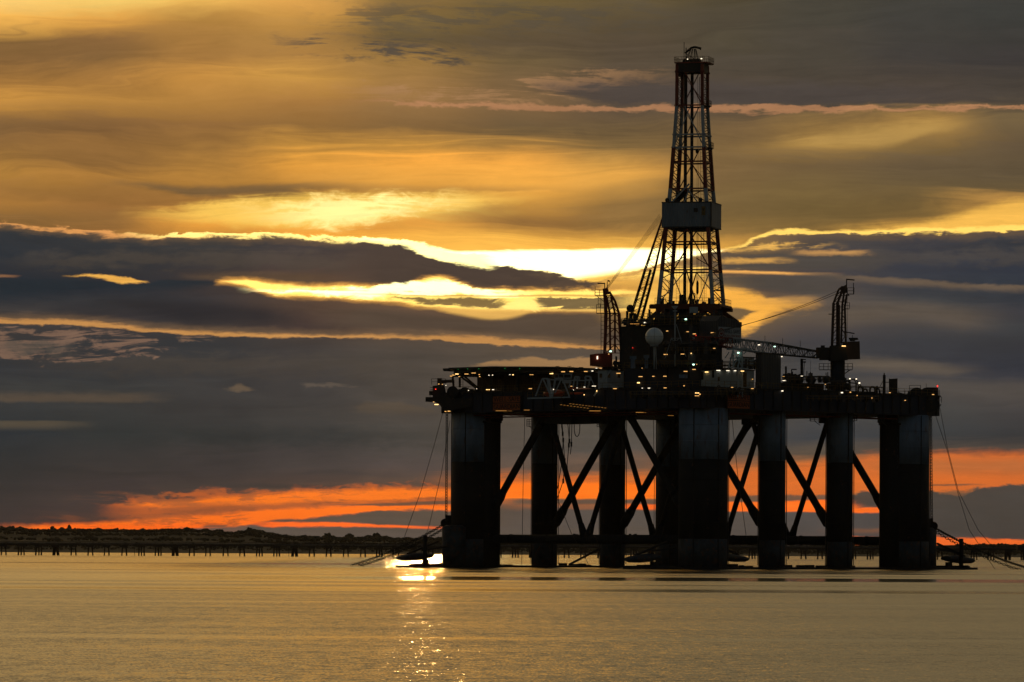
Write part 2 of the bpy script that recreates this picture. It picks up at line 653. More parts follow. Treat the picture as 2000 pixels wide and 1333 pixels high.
def band(bg, x0, x1, fl, fr, top, bot, st, sb, col, gain=1.0, alpha=1.0, rag=4.0, fine=3.0, tear=0.0):
    global fxn, cxn, TEAR, NB
    NB += 1
    if NB % 8 == 0:                 # keeps the shader compiler's working set small
        q = nn('ShaderNodeSeparateColor')
        WT.links.new(bg, q.inputs[0])
        d = X(q.outputs[0]) * 1e-7
        for k in YV:
            YV[k] = YV[k] + d
        fxn, cxn, TEAR = fxn + d, cxn + d, TEAR + d
    yy = YV[3 if rag < 6 else 8 if rag < 12 else 16 if rag < 24 else 34]
    m = below(yy, top, st, 0, 1) * below(yy, bot, sb, alpha, 0)
    if x0 is not None:
        m = m * mapr(fxn, x0 - fl, x0 + fl, 0, 1)
    if x1 is not None:
        m = m * mapr(fxn, x1 - fr, x1 + fr, 1, 0)
    if tear:
        m = m * TEAR
    return mixc(bg, tuple(v * gain for v in s(*col)), m)


sky = field(UP, wx, wy, True)
# glow and streaks over the upper sky
sky = band(sky, 600, 1020, 170, 170, [(0, -1500)], [(0, -90)], 300, 60, (255, 176, 64), 1.7, .8, 8, 10)  # gold patch above the view, added to tint the water's reflection
sky = band(sky, 560, 930, 60, 60, [(560, 80), (700, 84), (900, 92)], [(560, 104), (700, 118), (900, 126)], 16, 10, (70, 66, 62), 1, .85, 50, 26, .8)
sky = band(sky, 640, 1300, 90, 120, [(0, 14)], [(0, 64)], 16, 18, (84, 76, 64), 1, .6, 60, 26, .8)
sky = band(sky, 700, 1250, 80, 120, [(700, 170), (900, 178), (1100, 150), (1300, 142)], [(700, 186), (900, 205), (1100, 196), (1300, 160)], 8, 14, (166, 124, 84), 1, .7, 26, 26, .7)
sky = band(sky, 1060, 1900, 60, 200, [(1060, 165), (1200, 160), (1900, 176)], [(1060, 182), (1200, 204), (1900, 208)], 14, 6, (76, 68, 64), 1, .75, 12, 12)
sky = band(sky, 740, None, 90, 0, [(700, 196), (850, 204), (1000, 205), (1150, 209), (1300, 211), (1500, 210), (1700, 213), (2000, 212)],
           [(700, 200), (850, 211), (1000, 216), (1150, 219), (1300, 221), (1500, 222), (1700, 222), (2000, 219)], 3, 3, (184, 130, 90), 1, .75, 12, 4)
sky = band(sky, 1560, 1860, 60, 60, [(1540, 274), (1700, 252), (1850, 240)], [(1540, 288), (1700, 290), (1850, 262)], 14, 8, (190, 150, 82), 1, .75, 8, 10)
sky = band(sky, 250, 1080, 70, 100, [(250, 358), (400, 368), (640, 360), (800, 366), (1080, 368)], [(250, 366), (400, 385), (640, 374), (800, 378), (1080, 374)], 8, 6, (118, 92, 60), 1, .85, 6, 10)
sky = band(sky, 640, 1330, 120, 60, [(600, 330), (1300, 320)], [(640, 452), (720, 440), (850, 414), (1000, 392), (1150, 372), (1290, 348)], 34, 12, (240, 172, 76), 1, .55, 8, 10)
sky = band(sky, 330, 960, 110, 130, [(300, 412), (420, 398), (560, 386), (700, 381), (960, 380)], [(300, 430), (500, 442), (640, 446), (760, 428), (900, 408), (1000, 396)], 12, 12, (255, 204, 92), 1.0, .9, 16, 14)
sky = band(sky, 540, 860, 110, 90, [(500, 402), (640, 390), (860, 386)], [(500, 430), (640, 440), (720, 432), (860, 404)], 12, 14, (255, 230, 146), 1.3, .9, 34, 14)
sky = band(sky, 440, 900, 90, 120, [(440, 414), (700, 404), (900, 396)], [(440, 422), (700, 413), (900, 402)], 5, 6, (250, 196, 84), 1, .7, 16, 14, .8)
sky = band(sky, 720, 1420, 120, 160, [(700, 462), (850, 448), (1100, 462), (1400, 470)], [(0, 500)], 22, 14, (255, 186, 78), 1, .85, 3, 4)
sky = band(sky, 840, 1420, 50, 90, [(840, 484), (900, 492), (1000, 491), (1120, 490), (1230, 487), (1420, 490)],
           [(840, 500), (1000, 560), (1150, 540), (1290, 520), (1420, 500)], 4, 8, (255, 240, 170), 2.6, 1, 5, 3)
# right-hand cloud bank's bright upper rim
sky = band(sky, 1690, None, 110, 0, [(1690, 446), (1850, 430), (1920, 408), (2000, 396)], [(0, 470)], 12, 5, (250, 190, 84), 1, .9, 6, 8)
sky = band(sky, 1425, None, 14, 0, [(1425, 484), (1480, 462), (1510, 450), (1560, 448), (1600, 453), (1700, 451), (1850, 449), (2000, 444)],
           [(1425, 500), (1500, 476), (1560, 470), (2000, 470)], 3, 6, (255, 208, 100), 1.25, .95, 10, 5)

low = field(LO, fx + n_puff * 60 + n_wide * 80, fy + n_wisp * 34 + n_wide * 20 + n_fine * 9 + n_puff * 10)
low = band(low, 560, 1560, 260, 260, [(0, 520)], [(0, 640)], 70, 70, (176, 118, 58), 1, .20, 16, 10)
low = band(low, 60, 760, 120, 120, [(60, 500), (400, 492), (760, 505)], [(60, 524), (400, 520), (760, 532)], 14, 12, (82, 72, 62), 1, .55, 34, 10)
low = band(low, 1480, None, 90, 0, [(1480, 500), (2000, 490)], [(1480, 520), (2000, 516)], 14, 14, (84, 76, 68), 1, .5, 34, 10)
low = band(low, 120, 900, 160, 160, [(0, 696)], [(0, 730)], 16, 20, (74, 66, 58), 1, .6, 34, 10)
low = band(low, 200, 800, 160, 160, [(0, 840)], [(0, 868)], 16, 16, (44, 48, 48), 1, .5, 34, 10)
EDGE = [(-300, 430), (0, 441), (100, 449), (180, 456), (300, 463), (400, 463), (520, 461), (640, 467), (700, 469), (790, 474), (850, 494), (890, 504),
        (950, 518), (1000, 523), (1080, 534), (1150, 552), (1200, 540), (1260, 524), (1330, 506), (1400, 494), (1430, 488), (1480, 470), (1510, 462), (1600, 459),
        (1700, 459), (1850, 458), (2000, 456), (2300, 452)]
# the white-gold blaze between the banks, then the bright patches in and behind the lower bank
low = band(low, 1040, 1430, 60, 60, [(0, 520)], [(0, 546)], 6, 8, (255, 206, 100), 1.2, .9, 14, 10, .8)
low = band(low, 1130, 1440, 40, 60, [(1130, 566), (1200, 548), (1440, 548)], [(1130, 590), (1200, 640), (1440, 640)], 12, 22, (246, 184, 82), 1, .9, 20, 20)
low = band(low, 1370, 1560, 30, 60, [(1370, 566), (1450, 570), (1560, 592)], [(1370, 652), (1460, 650), (1500, 622), (1560, 606)], 7, 12, (250, 178, 72), 1.05, .95, 16, 14)
low = band(low, 1395, 1480, 12, 14, [(1395, 606), (1440, 602), (1480, 608)], [(1395, 624), (1440, 626), (1480, 612)], 4, 4, (84, 76, 62), 1, .9, 10, 6)
low = band(low, 1480, 1590, 26, 26, [(1480, 583), (1590, 578)], [(1480, 596), (1590, 598)], 5, 7, (206, 152, 80), 1, .55, 10, 12)
low = band(low, 1395, 1700, 14, 60, [(0, 494)], [(0, 528)], 6, 8, (78, 72, 66), 1, .8, 10, 8)
low = band(low, 1405, 1600, 24, 60, [(1400, 489), (1480, 480), (1600, 478)], [(1400, 497), (1480, 489), (1600, 484)], 3, 4, (250, 190, 92), 1.05, .85, 16, 8, .9)
low = band(low, 1560, 1690, 30, 30, [(0, 491)], [(0, 500)], 4, 4, (206, 152, 86), 1, .75, 8, 6)
low = band(low, 1400, 1530, 10, 30, [(0, 506)], [(0, 514)], 4, 4, (232, 172, 84), 1, .8, 8, 6)
low = band(low, 1385, 1590, 10, 60, [(1400, 529), (1500, 532), (1600, 535)], [(1400, 534), (1500, 537), (1600, 540)], 2, 3, (248, 178, 92), 1.05, .95, 5, 2)
low = band(low, 1560, None, 50, 0, [(1560, 534), (1650, 540), (1700, 543), (1800, 550), (2000, 561)], [(1560, 541), (1700, 554), (1800, 562), (2000, 572)], 3, 7, (110, 92, 74), 1, .8, 10, 3)
low = band(low, 1385, 1640, 10, 60, [(0, 541)], [(1385, 562), (1500, 570), (1640, 582)], 5, 8, (78, 72, 66), 1, .85, 4, 4)
low = band(low, 1600, 1920, 70, 70, [(1600, 610), (1750, 592), (1920, 606)], [(1600, 640), (1750, 628), (1920, 646)], 14, 16, (96, 84, 72), 1, .7, 10, 26)
low = band(low, 1640, 1880, 60, 60, [(1640, 700), (1750, 704), (1880, 716)], [(1640, 722), (1750, 728), (1880, 734)], 10, 10, (102, 90, 76), 1, .75, 10, 20)
low = band(low, 1680, None, 60, 0, [(1680, 740), (2000, 748)], [(1680, 770), (2000, 790)], 10, 24, (84, 77, 70), 1, .7, 10, 12)
# blue-dark hollow, slit of light, undersides, left to right
low = band(low, None, 460, 0, 60, [(-300, 545), (0, 548), (150, 550), (280, 556), (330, 548), (460, 552)], [(-300, 580), (0, 580), (200, 568), (330, 566), (460, 556)], 3, 10, (37, 44, 50), 1, .9, 4, 4)
low = band(low, 200, 560, 60, 60, [(200, 586), (400, 594), (560, 606)], [(200, 600), (400, 632), (560, 634)], 12, 14, (44, 42, 44), 1, .8, 4, 8)
low = band(low, 140, 285, 24, 12, [(140, 541), (200, 540), (245, 542), (285, 551)], [(140, 543), (200, 547), (245, 555), (285, 555)], 2, 2.5, (245, 180, 82), 1, .95, 6, 4)
low = band(low, None, 30, 0, 20, [(0, 541)], [(0, 545)], 2, 2, (150, 105, 70), 1, .8, 4, 2)
low = band(low, 380, 640, 60, 60, [(0, 534)], [(380, 548), (640, 552)], 8, 4, (100, 78, 56), 1, .6, 6, 6)
SLT = [(430, 551), (480, 549), (540, 556), (600, 560), (700, 560), (780, 560), (815, 547), (850, 543), (885, 549), (920, 560), (1000, 567), (1100, 569), (1250, 568)]
SLB = [(430, 553), (480, 560), (530, 575), (600, 580), (700, 584), (760, 590), (850, 600), (910, 606), (960, 608), (1050, 606), (1250, 606)]
low = band(low, 425, 1240, 12, 60, [(x_, y_ - 5) for x_, y_ in SLT], [(x_, y_ + 4) for x_, y_ in SLB], 6, 7, (240, 170, 78), 1, .9, 8, 3)
low = band(low, 440, 1240, 14, 70, SLT, SLB, 3, 3.5, (255, 214, 106), 1.5, 1, 9, 4)
low = band(low, 520, 1000, 60, 60, [(520, 566), (700, 564), (840, 549), (1000, 570)], [(520, 572), (700, 579), (850, 574), (1000, 580)], 3, 4, (255, 244, 170), 2.2, 1, 20, 4)
low = band(low, 560, 1000, 40, 60, [(560, 566), (1000, 571)], [(560, 568), (1000, 574)], 1.2, 1.2, (215, 150, 66), 1, .7, 3, 7, .8)
low = band(low, 770, 980, 30, 14, [(770, 583), (860, 584), (980, 583)], [(770, 587), (860, 596), (980, 603)], 2.5, 3, (112, 88, 60), 1, .92, 20, 5)
low = band(low, 1045, 1230, 12, 40, [(1045, 584), (1110, 583), (1230, 578)], [(1045, 602), (1110, 604), (1230, 602)], 2.5, 2.5, (104, 86, 62), 1, .95, 20, 5)
low = band(low, 700, 1240, 60, 40, [(700, 574), (900, 577), (1240, 576)], [(700, 576), (900, 580), (1240, 580)], 1.5, 1.5, (200, 140, 66), 1, .7, 3, 7)
low = band(low, 1020, 1240, 40, 40, [(0, 556)], [(0, 566)], 4, 3, (200, 146, 72), 1, .7, 8, 7)
low = band(low, 975, 1055, 12, 12, [(975, 596), (1005, 586), (1030, 584), (1055, 594)], [(0, 606)], 3, 3, (255, 216, 118), 1.4, .95, 18, 4)
low = band(low, 830, 1060, 50, 50, [(830, 602), (1060, 606)], [(830, 604), (900, 616), (960, 625), (1000, 622), (1060, 608)], 3, 5, (246, 190, 96), 1, .85, 4, 6)
low = band(low, 1060, 1220, 20, 40, [(0, 604)], [(0, 608)], 2, 3, (250, 196, 100), 1, .8, 3, 2)
low = band(low, 660, 1230, 80, 30, [(660, 604), (900, 622), (960, 628), (1060, 612), (1230, 610)], [(660, 640), (900, 648), (1050, 660), (1230, 672)], 8, 12, (84, 70, 58), 1, .85, 4, 6)
UT = [(-300, 620), (0, 622), (200, 628), (300, 640), (500, 649), (700, 653), (850, 653), (1000, 660), (1100, 668), (1230, 676)]
UB = [(-300, 632), (0, 635), (100, 637), (200, 641), (300, 650), (500, 660), (700, 661), (850, 664), (900, 669), (1000, 676), (1100, 680), (1230, 682)]
low = band(low, None, 1240, 0, 60, [(x_, y_ - 6) for x_, y_ in UT], UB, 8, 2.5, (130, 100, 70), 1, .5, 8, 3)
low = band(low, None, 1240, 0, 60, [(x_, y_ + 3) for x_, y_ in UT], UB, 4, 2, (206, 146, 80), 1, .85, 8, 3)
low = band(low, None, 330, 0, 12, [(-300, 644), (0, 644), (120, 650), (200, 646), (260, 652), (330, 676)], [(-300, 706), (0, 700), (100, 712), (210, 709), (250, 694), (300, 700), (330, 684)], 5, 3, (124, 97, 80), 1, .95, 34, 8, .9)
low = band(low, 10, 140, 20, 20, [(0, 672)], [(0, 690)], 8, 8, (84, 76, 68), 1, .7, 30, 10)
low = band(low, 348, 428, 8, 10, [(0, 657)], [(348, 669), (428, 671)], 3, 2, (124, 96, 76), 1, .8, 18, 4, .9)
low = band(low, 446, 494, 14, 10, [(446, 760), (465, 749), (494, 760)], [(0, 763)], 4, 3, (112, 94, 74), 1, .7, 16, 3)
low = band(low, 596, 690, 8, 8, [(0, 752)], [(0, 760)], 3, 2, (98, 86, 74), 1, .6, 14, 3, .9)
low = band(low, None, 300, 0, 60, [(0, 770)], [(0, 786)], 8, 4, (92, 78, 64), 1, .7, 6, 12)
low = band(low, None, 150, 0, 60, [(0, 824)], [(0, 838)], 2, 8, (96, 84, 66), 1, .6, 3, 3)
low = band(low, 925, 1240, 20, 20, [(925, 713), (960, 706), (1000, 704), (1040, 698), (1080, 704), (1150, 700), (1240, 706)], [(925, 715), (1000, 716), (1100, 722), (1240, 724)], 2.5, 6, (158, 120, 78), 1, .85, 10, 4)
low = band(low, 700, 860, 16, 30, [(700, 786), (780, 788), (860, 800)], [(0, 806)], 4, 8, (92, 78, 62), 1, .5, 8, 6)
# afterglow along the horizon
low = band(low, 230, 1300, 60, 60, [(230, 984), (300, 970), (400, 962), (520, 958), (620, 954), (760, 950), (900, 946), (1000, 930), (1300, 930)],
           [(230, 1012), (420, 1012), (600, 1000), (700, 1000), (880, 990), (960, 975), (1300, 975)], 6, 7, (212, 102, 42), 1.0, .68, 34, 12)
low = band(low, 250, 900, 70, 60, [(250, 984), (340, 978), (500, 968), (620, 960), (760, 956), (900, 956)],
           [(250, 990), (360, 994), (500, 986), (600, 980), (700, 980), (900, 972)], 5, 5, (255, 122, 32), 1.05, .9, 8, 10)
low = band(low, 40, 900, 80, 30, [(40, 1026), (200, 1020), (330, 1010), (420, 1002), (520, 996), (620, 992), (700, 988), (900, 986)],
           [(40, 1050), (420, 1050), (520, 1018), (620, 1012), (700, 1004), (780, 996), (900, 998)], 5, 3.5, (255, 114, 28), 1.1, .95, 6, 7)
low = band(low, 100, 440, 60, 30, [(0, 1024)], [(0, 1060)], 7, 4, (255, 100, 24), 1.05, .75, 5, 5)
low = band(low, 330, 470, 30, 24, [(330, 988), (470, 984)], [(330, 1004), (470, 1003)], 7, 5, (160, 84, 48), 1, .8, 10, 8)
low = band(low, 240, 470, 50, 60, [(240, 1006), (470, 1000)], [(240, 1016), (470, 1006)], 5, 5, (150, 82, 50), 1, .5, 6, 12)
low = band(low, 200, 620, 90, 90, [(0, 968)], [(0, 988)], 8, 8, (128, 78, 54), 1, .65, 34, 10, .8)
low = band(low, 120, 520, 90, 60, [(0, 1012)], [(0, 1026)], 6, 6, (130, 72, 46), 1, .6, 34, 10, .8)
low = band(low, 260, 900, 60, 60, [(260, 1000), (900, 972)], [(260, 1006), (900, 977)], 3, 3, (140, 76, 44), 1, .7, 16, 7, .8)
low = band(low, 300, 1280, 60, 60, [(300, 966), (900, 950), (1280, 948)], [(300, 972), (900, 956), (1280, 954)], 4, 4, (150, 84, 50), 1, .7, 34, 7, .8)
low = band(low, 1400, 2100, 60, 60, [(0, 924)], [(0, 938)], 6, 8, (176, 98, 52), 1, .6, 34, 7, .8)
low = band(low, 660, 900, 30, 30, [(660, 986), (760, 983), (900, 978)], [(660, 988), (760, 989), (900, 985)], 1.5, 1.5, (98, 76, 60), 1, .9, 5, 3)
low = band(low, 550, 1000, 20, 60, [(550, 1018), (620, 1010), (700, 1003), (760, 997), (880, 999), (1000, 985)], [(550, 1019), (620, 1020), (700, 1023), (800, 1027), (1000, 1030)], 2.5, 2, (88, 76, 66), 1, .95, 7, 5)
low = band(low, 500, 860, 40, 80, [(500, 1020), (620, 1020), (720, 1024), (860, 1029)], [(500, 1030), (620, 1031), (720, 1030), (860, 1033)], 2, 2, (255, 104, 32), 1.15, .95, 4, 3)
low = band(low, 365, 1300, 30, 60, [(365, 1032), (430, 1031), (490, 1026), (530, 1031), (620, 1028), (700, 1032), (860, 1034), (1300, 1030)], [(0, 1090)], 2.5, 5, (88, 78, 70), 1, .95, 9, 5)
low = band(low, 395, 445, 10, 10, [(0, 1026)], [(0, 1031)], 1.5, 1.5, (110, 76, 58), 1, .9, 4, 3)
low = band(low, 320, 640, 50, 50, [(320, 948), (480, 944), (640, 948)], [(320, 954), (480, 953), (640, 955)], 3, 2.5, (64, 57, 54), 1, .8, 5, 6)
low = band(low, 930, 1300, 30, 40, [(930, 944), (1300, 944)], [(930, 974), (1300, 974)], 5, 1.5, (255, 118, 28), 1.15, .95, 4, 6)
low = band(low, 1180, 1290, 20, 20, [(1180, 987), (1290, 984)], [(1180, 992), (1290, 997)], 2, 1.5, (255, 104, 30), 1.1, .9, 4, 4)
low = band(low, 1000, 1300, 40, 40, [(0, 976)], [(0, 985)], 1.5, 3, (86, 76, 66), 1, .9, 2, 2)
low = band(low, 1400, 2300, 40, 40, [(1400, 916), (1600, 902), (1700, 892), (2000, 886)], [(1400, 972), (1640, 972), (1680, 962), (1780, 964), (1850, 960), (1920, 954), (2000, 948)], 14, 3, (222, 108, 42), 1.0, .8, 12, 14)
low = band(low, 1700, 2300, 80, 40, [(0, 898)], [(0, 925)], 10, 14, (170, 104, 60), 1, .6, 8, 16)
low = band(low, 1400, 1660, 30, 30, [(0, 968)], [(0, 980)], 2, 2, (90, 78, 66), 1, .85, 6, 5)
low = band(low, 1400, 1680, 30, 14, [(1400, 981), (1680, 976)], [(1400, 1000), (1680, 1001)], 2, 2, (255, 112, 30), 1.15, .95, 5, 5)
low = band(low, 1660, 1730, 10, 10, [(0, 992)], [(0, 1002)], 2, 2, (255, 110, 30), 1.1, .9, 4, 3)
low = band(low, 1664, 2300, 12, 40, [(1664, 968), (1690, 960), (1720, 968), (1800, 962), (1830, 964), (1870, 966), (1910, 956), (2000, 950)], [(1664, 990), (1730, 990), (1760, 1040), (2000, 1044)], 2.5, 8, (70, 65, 61), 1, .95, 13, 3)
low = band(low, 1730, 1900, 20, 30, [(1730, 948), (1900, 946)], [(1730, 951), (1900, 950)], 1.5, 1.5, (100, 76, 58), 1, .8, 4, 3)
low = band(low, 1620, 1760, 30, 30, [(0, 1034)], [(0, 1040)], 3, 5, (140, 88, 58), 1, .6, 4, 4)
low = band(low, 1630, 2300, 30, 60, [(1630, 1048), (1750, 1048), (1850, 1049), (2000, 1054)], [(0, 1070)], 3, 4, (250, 108, 38), 1.0, .9, 6, 4)

edge = below(YV[16], EDGE, 3.0, 0, 1)
sky = mixc(sky, low, edge)
sky = band(sky, None, 1165, 0, 40, EDGE, [(x_, y_ + 13) for x_, y_ in EDGE], 3, 9, (122, 94, 64), 1, .55, 16, 3)
sky = band(sky, 1420, None, 40, 0, EDGE, [(x_, y_ + 12) for x_, y_ in EDGE], 3, 9, (120, 94, 66), 1, .5, 16, 3)
# dark prow of the left-hand bank and the shining rim along its top
sky = band(sky, 700, 1165, 60, 12, EDGE, [(700, 556), (790, 556), (818, 541), (860, 540), (900, 550), (947, 562), (1035, 564), (1150, 567)], 4, 6, (76, 63, 55), 1, .94, 16, 3)
R_ = [(-300, 430), (0, 441), (100, 449), (180, 456), (300, 463), (400, 463), (520, 461), (640, 467), (700, 469), (790, 474), (850, 494), (890, 504), (960, 520)]
sky = band(sky, None, 420, 0, 80, [(x_, y_ - 2) for x_, y_ in R_], [(-300, 430), (0, 443), (100, 452), (180, 462), (300, 468), (420, 467)], 2, 4, (236, 162, 90), 1, .9, 16, 2)
sky = band(sky, 300, 900, 90, 30, [(x_, y_ - 4) for x_, y_ in R_], [(300, 466), (520, 464), (640, 471), (700, 474), (790, 480), (850, 505), (900, 514)], 2, 4.5, (255, 222, 126), 1.6, 1, 16, 2)
sky = band(sky, 700, 960, 40, 20, [(700, 465), (790, 470), (850, 484), (900, 494), (960, 500)], [(700, 474), (790, 482), (850, 506), (900, 517), (960, 524)], 3, 5, (255, 238, 156), 2.0, 1, 16, 3)
# gentle overall mottling
mot = n_wisp * .36 + n_fine * .16 + n_rag * .07 + n_puff * .16 + n_wide * .22 + 1.0
gl = nn('ShaderNodeMix', data_type='RGBA', blend_type='MULTIPLY')
gl.inputs['Factor'].default_value = 1
WT.links.new(sky, gl.inputs['A'])
cmb = nn('ShaderNodeCombineXYZ')
for i in range(3):
    plug(cmb.inputs[i], mot)
WT.links.new(cmb.outputs[0], gl.inputs['B'])
bg_front = nn('ShaderNodeBackground')
WT.links.new(gl.outputs['Result'], bg_front.inputs['Color'])
bg_front.inputs['Strength'].default_value = 1.0
# the clear dusk air everywhere else
st_ = nn('ShaderNodeTexSky', sky_type='NISHITA')
st_.sun_disc = False
st_.sun_elevation = SUN_EL
st_.sun_rotation = SUN_AZ
bg_back = nn('ShaderNodeBackground')
WT.links.new(st_.outputs[0], bg_back.inputs['Color'])
bg_back.inputs['Strength'].default_value = 0.1
mx_ = nn('ShaderNodeMixShader')
front = (step(az._m('ABSOLUTE'), .25, 1.3) * -1 + 1.0) * (step(el, .4, .8) * -1 + 1.0)
plug(mx_.inputs[0], front)
WT.links.new(bg_back.outputs[0], mx_.inputs[1])
WT.links.new(bg_front.outputs[0], mx_.inputs[2])
wo = nn('ShaderNodeOutputWorld')
WT.links.new(mx_.outputs[0], wo.inputs['Surface'])
w.cycles.sampling_method = 'NONE'
sc.cycles.max_bounces = 4
sc.cycles.diffuse_bounces = 2
sc.cycles.glossy_bounces = 3

sun = bpy.data.lights.new('sun', 'SUN')
sun.energy = SUN_E = 0.12
sun.angle = math.radians(.36)
sun.color = (1, .56, .18)
so = bpy.data.objects.new('sun', sun)
C.objects.link(so)
sd = Vector((math.sin(SUN_AZ) * math.cos(SUN_EL), math.cos(SUN_AZ) * math.cos(SUN_EL), math.sin(SUN_EL)))
so.rotation_euler = sd.to_track_quat('Z', 'Y').to_euler()
# ------------------------------------------------------------------ water
wm = bpy.data.materials.new('firth_water')
wm.use_nodes = True
nt = wm.node_tree
b = nt.nodes['Principled BSDF']
b.inputs['Base Color'].default_value = (.008, .012, .014, 1)
b.inputs['Roughness'].default_value = .1
b.inputs['IOR'].default_value = 1.333
geo = nt.nodes.new('ShaderNodeNewGeometry')
sep = nt.nodes.new('ShaderNodeSeparateXYZ')
nt.links.new(geo.outputs['Position'], sep.inputs[0])


def wn(scale, sx, sy, detail, rough, off):
    mp = nt.nodes.new('ShaderNodeMapping')
    mp.inputs['Scale'].default_value = (sx, sy, 1)
    mp.inputs['Location'].default_value = (off, off * .7, 0)
    nt.links.new(geo.outputs['Position'], mp.inputs[0])
    n = nt.nodes.new('ShaderNodeTexNoise')
    n.noise_dimensions = '2D'
    n.inputs['Scale'].default_value = scale
    n.inputs['Detail'].default_value = detail
    n.inputs['Roughness'].default_value = rough
    nt.links.new(mp.outputs[0], n.inputs['Vector'])
    return n.outputs['Fac']


def wmath(op, a, b_=None):
    n = nt.nodes.new('ShaderNodeMath')
    n.operation = op
    for i, v in enumerate((a, b_)):
        if v is None:
            continue
        if isinstance(v, (int, float)):
            n.inputs[i].default_value = v
        else:
            nt.links.new(v, n.inputs[i])
    return n.outputs[0]


def wstep(v, a, c, t0=0.0, t1=1.0):
    n = nt.nodes.new('ShaderNodeMapRange')
    n.interpolation_type = 'SMOOTHSTEP'
    nt.links.new(v, n.inputs[0])
    n.inputs['From Min'].default_value = a
    n.inputs['From Max'].default_value = c
    n.inputs['To Min'].default_value = t0
    n.inputs['To Max'].default_value = t1
    return n.outputs[0]


# calm slicks: long bands where the wind does not touch the water
yb = wmath('ADD', sep.outputs['Y'], wmath('MULTIPLY', wmath('SUBTRACT', wn(1, .004, .02, 3, .5, 7), .5), 70))
yb = wmath('ADD', yb, wmath('MULTIPLY', sep.outputs['X'], .12))


def strip(a, c, sa, depth):
    return wmath('MULTIPLY', wmath('MULTIPLY', wstep(yb, a - sa, a + sa), wstep(yb, c - sa, c + sa, 1, 0)), depth)


near_rig = wstep(sep.outputs['X'], -70, 5, .3, 1)
calm = wmath('MULTIPLY', strip(606, 708, 16, .985), near_rig)
for a_, c_, s_, d_ in ((762, 775, 4, .8), (445, 500, 22, .75), (520, 560, 8, .5), (1250, 1340, 15, .5), (850, 875, 6, .6), (2150, 2300, 30, .5)):
    calm = wmath('MAXIMUM', calm, strip(a_, c_, s_, d_))
patch = wstep(wn(1, .006, .03, 4, .6, 3), .5, .75, 0, .45)
calm = wmath('MAXIMUM', calm, patch)
live = wmath('SUBTRACT', 1.0, calm)


def wcol(sx, sy, detail, rough, off):
    mp = nt.nodes.new('ShaderNodeMapping')
    mp.inputs['Scale'].default_value = (sx, sy, 1)
    mp.inputs['Location'].default_value = (off, off * .7, 0)
    nt.links.new(geo.outputs['Position'], mp.inputs[0])
    n = nt.nodes.new('ShaderNodeTexNoise')
    n.noise_dimensions = '2D'
    n.inputs['Scale'].default_value = 1
    n.inputs['Detail'].default_value = detail
    n.inputs['Roughness'].default_value = rough
    nt.links.new(mp.outputs[0], n.inputs['Vector'])
    v = nt.nodes.new('ShaderNodeVectorMath')
    v.operation = 'SUBTRACT'
    nt.links.new(n.outputs['Color'], v.inputs[0])
    v.inputs[1].default_value = (.5, .5, .5)
    return v.outputs[0]


def vop(op, a_, b_):
    n = nt.nodes.new('ShaderNodeVectorMath')
    n.operation = op
    for i, q in enumerate((a_, b_)):
        if isinstance(q, tuple):
            n.inputs[i].default_value = q
        else:
            nt.links.new(q, n.inputs[i])
    return n.outputs[0]


# wave slopes: ripples, chop and swell, each a pair of slopes
sl = vop('ADD', vop('MULTIPLY', wcol(9, 3.4, 3, .6, 3), (.9, .46, 0)), vop('MULTIPLY', wcol(1.6, .6, 3, .6, 51), (.5, .24, 0)))
sl = vop('ADD', sl, vop('MULTIPLY', wcol(.16, .10, 3, .6, 91), (.10, .10, 0)))
# a lane of flatter water, invented to gather the sun's glint beyond the rig
lane = wmath('MULTIPLY', wstep(sep.outputs['X'], -95, -55), wstep(sep.outputs['X'], -12, 12, 1, 0))
far_flat = wmath('MULTIPLY', wstep(sep.outputs['Y'], 600, 1150, 0, 1), wmath('ADD', wmath('MULTIPLY', lane, .39), .45))
wind = wmath('MULTIPLY', wmath('SUBTRACT', 1.0, far_flat), wmath('MULTIPLY', live, wstep(wn(1, .01, .03, 4, .6, 3), .3, .7, .75, 1.15)))
# constant tilt put into the slopes, so the water mirrors higher, brighter sky
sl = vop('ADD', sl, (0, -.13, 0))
cw = nt.nodes.new('ShaderNodeCombineXYZ')
nt.links.new(wmath('MULTIPLY', wstep(sep.outputs['Y'], 500, 1150, 1.5, 3.0), live), cw.inputs[0])
nt.links.new(wind, cw.inputs[1])
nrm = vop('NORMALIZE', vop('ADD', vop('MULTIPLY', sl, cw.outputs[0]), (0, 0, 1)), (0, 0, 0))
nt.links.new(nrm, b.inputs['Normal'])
nt.links.new(wmath('ADD', wstep(live, 0, 1, .02, .07), wstep(sep.outputs['Y'], 450, 1000, .11, .0)), b.inputs['Roughness'])
mb = MB()
ys = [-400, 60, 200, 500, 1000, 2000, 4000, 12000]
for y_a, y_b in zip(ys, ys[1:]):
    mb.add([(-9000, y_a, 0), (9000, y_a, 0), (9000, y_b, 0), (-9000, y_b, 0)], [(0, 1, 2, 3)])
wo_ = mb.build('water', wm, None, 'world')
tag(wo_, kind='structure')
# ------------------------------------------------------------------ the semi-submersible hull
CAM0 = to_rig(Vector((0, 0, HC)))


def on_u(px, py, u):
    d = to_rig(world_at(px, py, 1000)) - CAM0
    return CAM0 + d * ((u - CAM0.x) / d.x)


def on_v(px, py, v):
    d = to_rig(world_at(px, py, 1000)) - CAM0
    return CAM0 + d * ((v - CAM0.y) / d.y)


def on_z(px, py, z):
    d = to_rig(world_at(px, py, 1000)) - CAM0
    return CAM0 + d * ((z - CAM0.z) / d.z)


